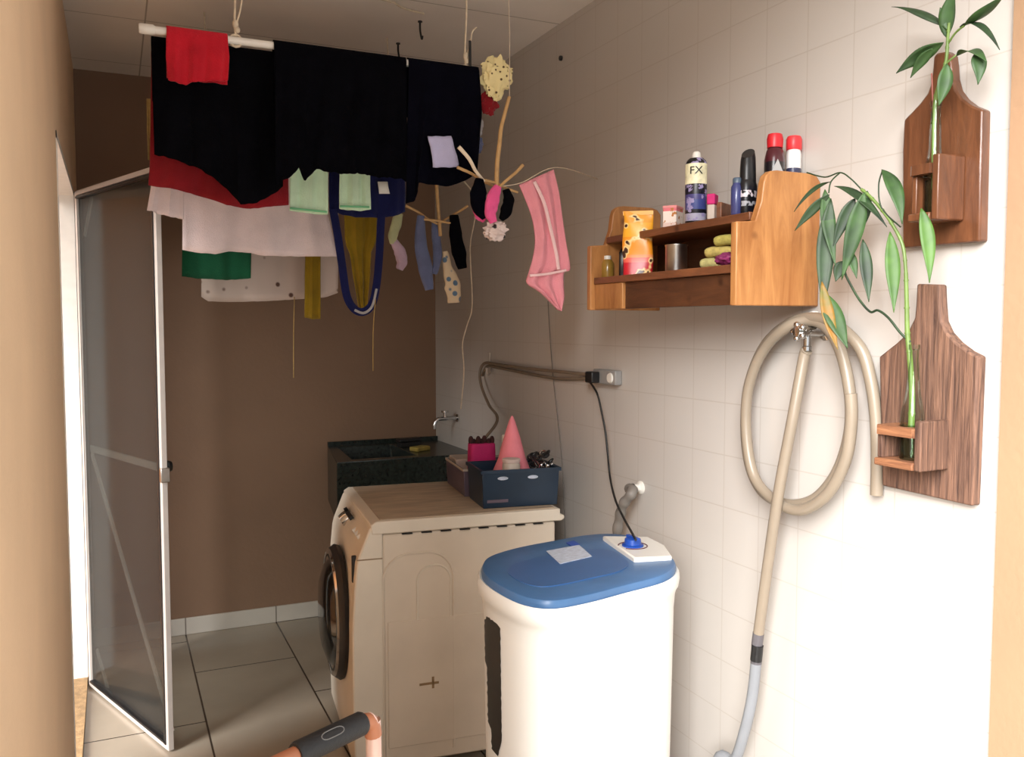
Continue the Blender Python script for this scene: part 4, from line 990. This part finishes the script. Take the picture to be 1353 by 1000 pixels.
# front fascia: bowed front shell, sloped control panel at the top
fz = [(0.03, -.062), (.25, -.066), (.50, -.066), (.64, -.058), (.72, -.050), (.745, -.044), (.80, -.022), (.835, -.008), (Hh - .012, 0.002)]
fp = [(x, z) for z, x in fz] + [(.036, Hh - .014), (.036, .03)]
MB(X).prism(fp, 'Y', -.004, Dp + .004).build('front_fascia', M['cream_plastic'], wl_, bevel=.006)
MB(X).box((-.051, -.0052, .735), (.034, -.0035, .739)).build('fascia_seam', mat('seam_brown', (150, 128, 100), .6), wl_)
MB(X).box((-.060, .035, .652), (-.045, .05, .742)).build('door_handle', M['gasket'], wl_, bevel=.003)
# porthole
dc = Vector((-.066, .31, .475))
def ringx(mb, prof, c, n=40):
    mb.lathe([(r, h) for r, h in prof], c, n, 'X')
mb = MB(X); ringx(mb, [(.232, .004), (.238, -.012), (.225, -.03), (.198, -.038), (.192, -.03), (.192, 0)], dc); pd = mb.build('porthole_ring', M['gasket'], wl_)
mb = MB(X); ringx(mb, [(.224, -.031), (.219, -.038), (.213, -.039), (.209, -.036)], dc); mb.build('chrome_ring', M['chrome'], pd)
mb = MB(X); ringx(mb, [(.194, -.026), (.17, -.05), (.12, -.066), (.06, -.072), (.001, -.073)], dc); mb.build('porthole_glass', M['dark_door_glass'], pd)
# controls
kx = Vector((-.018, .40, .795)); 
Xk = X @ Matrix.Translation(kx) @ Matrix.Rotation(R(-28), 4, 'Y')
MB(Xk).lathe([(.001, -.034), (.022, -.033), (.026, -.020), (.028, .008)], (0, 0, 0), 22, 'X').build('dial', M['chrome'], wl_)
MB(Xk).lathe([(.036, -.003), (.036, .01), (.001, .01)], (0, 0, 0), 22, 'X').build('dial_ring', M['black_plastic'], wl_)
MB(Xk).box((-.006, -.14, .02), (.01, -.05, .034)).build('display', M['black_plastic'], wl_, bevel=.002)
for k in range(3):
    MB(X @ Matrix.Translation((-.022 , .10 + .05 * k, .79)) @ Matrix.Rotation(R(-28), 4, 'Y')).lathe([(.001, -.012), (.009, -.011), (.010, .006)], (0, 0, 0), 14, 'X').build('button', M['white_plastic'], wl_)
for (x, y) in ((.06, .05), (Wd - .08, .05), (.06, Dp - .05), (Wd - .08, Dp - .05)):
    MB(X).lathe([(.018, 0), (.02, .004), (.012, .01), (.012, .035)], (x, y, 0), 12).build('foot', M['black_plastic'], wl_)

# ------------------------------------------------------------------ box of odds and ends on the washing machine
ZW = Hh + .0025
a0 = U(637, 673, z=ZW); RB = R(-8)
bn = thing('storage_box', 'dark navy plastic storage box on the front corner of the washing machine', 'box', (a0.x, a0.y, ZW), RB)
X = MW[bn]; bw, bd, bh = .285, .215, .135; th = .006
def openbox(mb, w, d, h, t, fl=.006):
    r0 = [(fl, fl), (w - fl, fl), (w - fl, d - fl), (fl, d - fl)]; r1 = [(0, 0), (w, 0), (w, d), (0, d)]
    i1 = [(t, t), (w - t, t), (w - t, d - t), (t, d - t)]; i0 = [(fl + t, fl + t), (w - fl - t, fl + t), (w - fl - t, d - fl - t), (fl + t, d - fl - t)]
    mk = lambda r, z: [Vector((p[0], p[1], z)) for p in r]
    mb.loft([mk(r0, 0), mk(r1, h), mk(i1, h), mk(i0, t)], True, True); return mb
openbox(MB(X), bw, bd, bh, th).build('bin', M['navy_bin'], bn, bevel=.003)
MB(X).box((-.005, -.005, bh - .012), (bw + .005, .0, bh)).box((-.005, -.005, bh - .012), (0, bd + .005, bh)).box((bw, -.005, bh - .012), (bw + .005, bd + .005, bh)).box((-.005, bd, bh - .012), (bw + .005, bd + .005, bh)).build('rim', M['navy_bin'], bn, bevel=.003)
for x in (.075, .185):
    MB(X @ Matrix.Translation((x, .0, bh - .030)) @ Matrix.Diagonal((1, 1, .32, 1))).lathe([(.001, .004), (.019, .004), (.019, -.002), (.001, -.002)], (0, 0, 0), 20, 'Y').build('slot_highlight', M['sticker'], bn)  # pale discs painting the light highlights at the handle cutouts
MB(X).box((.02, .0025, .020), (.095, .006, .030)).build('embossed_logo', M['violet_bin'], bn)
def wx(lx, ly, lz=0.0): return X @ Vector((lx, ly, lz))
c = wx(-.012, bd + .012, 0)
tray = thing('tray', 'dusky violet plastic tray behind the navy box on the washing machine', 'tray', c, RB)
openbox(MB(MW[tray]), .26, .31, .105, .005).build('tray_body', M['violet_bin'], tray, bevel=.003)
Xt = MW[tray]
MB(Xt).box((-.003, -.003, .097), (.263, 0, .106)).box((-.003, -.003, .097), (0, .303, .106)).box((.26, -.003, .097), (.263, .303, .106)).box((-.003, .30, .097), (.263, .303, .106)).build('rim', M['paletub'], tray, bevel=.002)
def tx(lx, ly, lz=.0055): return Xt @ Vector((lx, ly, lz))
c = tx(.010, .165)
tag(MB(Matrix.Translation(c) @ Matrix.Rotation(RB, 4, 'Z')).box((0, 0, 0), (.10, .125, .112)).build('carton', M['paletub'], bevel=.004), 'beige carton in the left of the violet tray, beside the magenta bag', 'carton')
c = tx(.046, .07)
bg = thing('gift_bag', 'magenta bag with a dark gathered top in the violet tray', 'bag', c, RB)
Xb = MW[bg]; rings = []
for (z, k) in ((0, 1), (.06, 1.04), (.15, 1.0), (.176, .98), (.18, .94)):
    rings.append([Vector((.052 + .050 * k * math.copysign(abs(math.cos(a)) ** .35, math.cos(a)), .04 + .035 * k * math.copysign(abs(math.sin(a)) ** .35, math.sin(a)), z)) for a in [q * math.pi / 16 for q in range(32)]])
MB(Xb).loft(rings).build('bag_body', M['magenta'], bg)
mb = MB(Xb)
for k in range(7):
    mb.ball((.010 + k * .0138, .04 + .008 * math.sin(k * 2), .186 + .006 * math.cos(k * 3)), .010, 1, 1.2, 1.7, 10)
mb.build('gathered_top', mat('dark_maroon_frill', (62, 34, 34), .9, 0, .3, 30), bg)
c = wx(.150, .140, .0065)
cn = thing('cone_hat', 'pink felt cone standing in the navy box', 'cone', c, RB)
ch_ = U(677, 549, y=c.y).z - c.z
MB(MW[cn]).lathe([(.001, .098), (.066, .098), (.070, .102), (.050, .98 * ch_ * .5), (.03, ch_ * .74), (.012, ch_ * .93), (.004, ch_ * .99), (.001, ch_)], (0, 0, 0), 28).build('cone_body', M['pinkcone'], cn)
MB(MW[cn]).lathe([(.001, 0), (.052, 0), (.058, .05), (.056, .098), (.001, .099)], (0, 0, 0), 24).build('cone_base', mat('dusty_pink', (214, 160, 160), .8, 0, .12, 20), cn)
c = tx(.178, .05)
bt = thing('bottle', 'slim pale bottle between the magenta bag and the pink cone', 'bottle', c)
lathe_part('bottle_body', mat('translucent_pale_plastic', (176, 160, 150), .4, 0, .08, 20), bt, [(.001, 0), (.022, 0), (.024, .004), (.024, .165), (.013, .19), (.001, .191)], 18)
lathe_part('bottle_cap', M['white_plastic'], bt, [(.016, .188), (.016, .212), (.012, .216), (.001, .216)], 16)
c = wx(.118, .042, .0065)
jr = thing('jar', 'squat pale jar in front of the pink cone', 'jar', c)
lathe_part('jar_body', M['paletub'], jr, [(.001, 0), (.030, 0), (.032, .004), (.032, .140), (.028, .147), (.001, .147)], 24)
lathe_part('jar_lid', M['towel_pale'], jr, [(.030, .147), (.032, .150), (.032, .160), (.001, .161)], 24)
c = wx(.243, .10, .0065)
tg = thing('hair_clips', 'heap of black and silver clips at the right end of the navy box', 'clips', c)
rs = random.Random(4)
mb = MB(); mc = MB()
for k in range(26):
    p = c + Vector((rs.uniform(-.024, .026), rs.uniform(-.06, .075), .10 + .07 * rs.random()))
    a = rs.random() * 6.28; t = rs.uniform(-.6, .6); rr_ = rs.uniform(.010, .016)
    u = Vector((math.cos(a), math.sin(a), t)).normalized(); v = u.orthogonal().normalized()
    (mb if k % 3 else mc).tube([p + u * rr_ * math.cos(q) + v * rr_ * math.sin(q) for q in [i * math.pi / 8 for i in range(16)]], .0042, 7, True)
mb.build('black_clips', M['black_plastic'], tg)
mc.tube(catmull([c + Vector((-.02 + .045 * k / 9, -.05 + .11 * ((k * 7) % 10) / 10, .13 + .02 * math.sin(k * 2.1))) for k in range(10)], 4), .003, 6); mc.build('silver_chain', M['chrome'], tg)
bunch('cloth', mat('grey_wad', (70, 64, 58), .9, 0, .3, 30), c + Vector((.0, .01, .055)), .032, .07, .048, 'dark grey wad of cloth under the clips in the navy box', 'cloth', 8, None)

# ------------------------------------------------------------------ stone laundry sink behind the machine
sx0, sy0, szt = .93, 3.86, .885
sink = thing('laundry_sink', 'dark green granite laundry sink against the back wall', 'sink', ((sx0 + XR) / 2, (sy0 + YB) / 2, 0))
out = [(.90, sy0), (XR - .002, sy0), (XR - .002, YB - .014), (.985, YB - .014)]
inn = [(.985, sy0 + .06), (1.30, sy0 + .06), (1.30, YB - .09), (1.02, YB - .09)]
mk = lambda r, z: [Vector((p[0], p[1], z)) for p in r]
MB().loft([mk(out, .60), mk(out, szt), mk(inn, szt), mk([(p[0] * .96 + .05, p[1] * .9 + .41) for p in inn], szt - .22)], True, True).build('basin', M['granite'], sink, bevel=.004)
MB().box((.985, YB - .03, szt), (XR - .002, YB - .014, szt + .02)).build('backsplash', M['granite'], sink)
MB().box((1.05, sy0 + .12, 0), (1.15, YB - .10, .60)).box((1.42, sy0 + .12, 0), (1.52, YB - .10, .60)).build('pedestal', M['granite'], sink)
q = U(583, 553, x=XR - .09)
tp = thing('wall_tap', 'small chrome tap above the granite sink in the corner', 'tap', (XR, q.y, q.z))
MB().tube(catmull([Vector((XR, q.y, q.z)), Vector((XR - .06, q.y, q.z)), Vector((XR - .11, q.y, q.z - .004)), Vector((XR - .125, q.y, q.z - .03)), Vector((XR - .126, q.y, q.z - .05))], 5), .010, 10).build('spout', M['chrome'], tp)
MB().lathe([(.001, 0), (.02, 0), (.02, -.006), (.001, -.007)], (XR, q.y, q.z), 14, 'X').build('flange', M['chrome'], tp)
MB().lathe([(.008, 0), (.008, .02), (.018, .024), (.018, .034), (.001, .036)], (XR - .07, q.y, q.z + .006), 14).build('handle', M['chrome'], tp)
c = U(560, 585, z=szt + .001)
c = Vector((1.36, 4.24, szt))
br = thing('scrub_brush', 'black scrubbing brush on the rim of the granite sink', 'brush', c, R(15))
MB(MW[br]).box((-.065, -.025, .022), (.065, .025, .042)).build('back', M['black_plastic'], br, bevel=.006)
MB(MW[br]).box((-.058, -.02, 0), (.058, .02, .022)).build('bristles', M['gasket'], br, bevel=.002)
c = Vector((1.36, 4.06, szt))
tag(MB(Matrix.Translation(c) @ Matrix.Rotation(R(25), 4, 'Z')).box((-.045, -.03, 0), (.045, .03, .022)).build('sponge', M['soap'], bevel=.006), 'yellowish sponge on the granite sink edge', 'sponge')

# ------------------------------------------------------------------ plastic washtub with the blue lid
TC = Vector((1.11, 1.98, 0))
tub = thing('tub_washer', 'white plastic tub washer with a translucent blue lid', 'washing machine', TC)
X = MW[tub]; TH = .86
TO = [(.845, 2.039), (.905, 2.136), (1.014, 2.190), (1.142, 2.218), (1.275, 2.240), (1.365, 2.212), (1.398, 2.12), (1.368, 1.955), (1.325, 1.86), (1.235, 1.790), (1.097, 1.754), (.984, 1.727), (.892, 1.722), (.848, 1.764), (.829, 1.838), (.826, 1.95)]
TR_ = [p for p in resample(catmull([Vector((a - TC.x, b - TC.y, 0)) for a, b in TO], 8, True) + [Vector((TO[0][0] - TC.x, TO[0][1] - TC.y, 0))], 73)][:-1]
def sec(z, k, off=0.0):
    """outline of the tub at height z, scaled by k about the middle, pushed out by off"""
    return [Vector((p.x * k, p.y * k, z)) + Vector((p.x, p.y, 0)).normalized() * off for p in TR_]
def tk(z): return .93 + .05 * z / TH
prof = [(0.0, .90), (.012, .93), (.2, tk(.2)), (.4, tk(.4)), (.6, tk(.6)), (.76, tk(.76)), (.795, .985), (.812, 1.0), (.822, 1.025), (.838, 1.034), (.852, 1.03), (.86, 1.012), (.856, .985)]
MB(X).loft([sec(z, k) for z, k in prof]).build('tub_body', M['tub_white'], tub)
lid = [(.853, .99), (.868, .995), (.876, .98), (.879, .95), (.877, .60), (.876, .3)]
lo = MB(X).loft([sec(z, k) for z, k in lid]).build('lid', M['tub_lid'], tub)
MB(X).loft([[Vector((p.x * .62 - .05, p.y * .5 - .03, z)) for p in TR_] for z in (.8772, .8800)]).build('lid_panel', mat('blue_lid_inset', (62, 102, 154), .34, 0, .1, 5), lo)
sp_ = [U(*p, z=.8805) for p in ((722, 728), (740, 745), (782, 735), (765, 720))]
MB().prism([(p.x, p.y) for p in sp_], 'Z', .8795, .8812).build('sticker', M['sticker'], lo)
sp_ = [U(*p, z=.8805) for p in ((748, 717), (756, 722), (766, 719), (758, 714))]
MB().prism([(p.x, p.y) for p in sp_], 'Z', .8795, .8812).build('sticker', M['knob_blue'], lo)
cp_ = [U(*p, z=.885) for p in ((796, 710), (838, 739), (888, 737), (878, 722), (856, 711))]
cp = MB().prism([(p.x, p.y) for p in cp_], 'Z', .872, .890).build('control_panel', M['white_plastic'], tub, bevel=.004)
kc = U(836, 721, z=.890)
MB(Matrix.Translation(kc)).lathe([(.030, 0), (.030, .004), (.024, .006), (.022, .020), (.016, .023), (.001, .023)], (0, 0, 0), 22).box((-.005, -.026, .018), (.005, .026, .027)).build('timer_knob', M['knob_blue'], cp)
MB(Matrix.Translation(kc)).tube([Vector((.040 * math.cos(a), .040 * math.sin(a), .0005)) for a in [R(k) for k in range(-150, 151, 15)]], .0018, 5).build('dial_print', mat('dark_red_print', (90, 40, 50), .6), cp)
# black printed label on the left front corner
rows = []
for k in range(44):
    t = k / 43; z = .795 - .355 * t
    jag = .35 * math.sin(k * 1.9) + .25 * math.sin(k * 3.7 + 1)
    r = sec(z, tk(z), .0012)
    w0 = 65.6 + .12 * jag; w1 = 69.6 + .35 * jag + (.9 if .10 < t < .42 else 0) - (1.2 if t < .05 else 0) - (1.2 if t > .86 else 0)
    w0 += 1.0 * max(0, (t - .86) / .14) + (.8 if t < .05 else 0)
    row = []
    for q in range(8):
        u = w0 + (w1 - w0) * q / 7; i = int(u) % len(r); row.append(r[i].lerp(r[(i + 1) % len(r)], u - int(u)))
    rows.append(row)
MB(X).grid(rows).build('label', M['label_black'], tub)

# ------------------------------------------------------------------ orange hand truck, only its handle reaches the picture
A = U(372, 1006, z=.86); B = U(489, 944, z=.90)
ht = thing('hand_truck', 'hand truck handle with a black grip and orange tube at the bottom edge', 'hand truck', ((A.x + B.x) / 2, (A.y + B.y) / 2 + .0, 0))
A.z = B.z = .89
A = U(360, 1012, z=.885); B = U(487, 951, z=.885)
dr = (B - A).normalized(); pr = Vector((-dr.y, dr.x, 0))
left = A - dr * .06
fr = MB(); rt = .0125
path = [left + pr * .0 + Vector((0, 0, -.88)), left + Vector((0, 0, -.25)), left + Vector((0, 0, -.03)), left + dr * .015 + Vector((0, 0, -.006)), left + dr * .04]
path = catmull(path, 5) + [B - dr * .03]
fr.tube(path, rt, 12); fr.build('handle_frame', M['orange'], ht)
fe = MB(); fe.tube(catmull([B - dr * .032, B - dr * .012, B + dr * .004 + Vector((0, 0, -.006)), B + dr * .010 + Vector((0, 0, -.03)), B + dr * .010 + Vector((0, 0, -.3)), B + dr * .010 + Vector((0, 0, -.88))], 6), rt, 12)
fe.build('handle_leg', M['pinkmetal'], ht)
fo = MB().tube(catmull([B - dr * .03, B - dr * .010, B + dr * .005 + Vector((0, 0, -.008)), B + dr * .010 + Vector((0, 0, -.028))], 5), rt + .0012, 12); fo.build('orange_elbow', M['orange'], ht)
g0 = A.lerp(B, .22); g1 = B - dr * .012
gp = MB().tube([g0.lerp(g1, t) for t in (0, .03, .06, .5, .94, .97, 1)], lambda t: .0185 if .1 < t < .9 else .0165, 16)
gr = gp.build('grip', M['grip'], ht)
em = MB(); e0 = g0.lerp(g1, .30); e1 = g0.lerp(g1, .62)
upv = (Vector((0, 0, 1)) * .75 - pr * .66).normalized(); 
sd = upv.cross(dr).normalized()
ov = []
for k in range(20):
    a = 2 * math.pi * k / 20
    c_ = e0.lerp(e1, .5) + dr * (e1 - e0).length * .5 * math.copysign(abs(math.cos(a)) ** .5, math.cos(a)) + sd * .006 * math.sin(a) + upv * (.0182)
    ov.append(c_)
em.tube(ov, .0009, 5, True); em.build('grip_emblem', M['grey_print'], gr)
bp = MB().box((ht.location.x - .17, ht.location.y - .05, .0), (ht.location.x + .17, ht.location.y + .12, .012)); bp.build('toe_plate', M['orange'], ht)

# ------------------------------------------------------------------ light: daylight from the open yard behind the camera
w = bpy.data.worlds.new('sky'); SC.world = w; w.use_nodes = True
nt = w.node_tree; bg = nt.nodes['Background']; bg.inputs[0].default_value = (.96, .985, 1.0, 1); bg.inputs[1].default_value = 1.1
sun = bpy.data.lights.new('daylight', 'SUN'); sun.energy = 12.0; sun.angle = R(40); sun.color = (1, .985, .965)
so = bpy.data.objects.new('daylight', sun); COL.objects.link(so)
dv = Vector((.70, .60, -.44)).normalized()
so.rotation_euler = dv.to_track_quat('-Z', 'Y').to_euler(); so.location = (-2, -3, 4)

# ------------------------------------------------------------------ camera
cam = bpy.data.cameras.new('camera'); co = bpy.data.objects.new('camera', cam); COL.objects.link(co)
cam.sensor_fit = 'HORIZONTAL'; cam.sensor_width = 36; cam.lens = 36 * F / 1353; cam.clip_start = .02
co.location = (0, 0, EYE); co.rotation_euler = (math.pi / 2 - PIT, 0, -YAW)
SC.camera = co
SC.cycles.transparent_max_bounces = 24
SC.view_settings.view_transform = 'Standard'; SC.view_settings.look = 'None'
SC.view_settings.exposure = 0.0; SC.view_settings.gamma = 1.0; SC.view_settings.use_curve_mapping = False
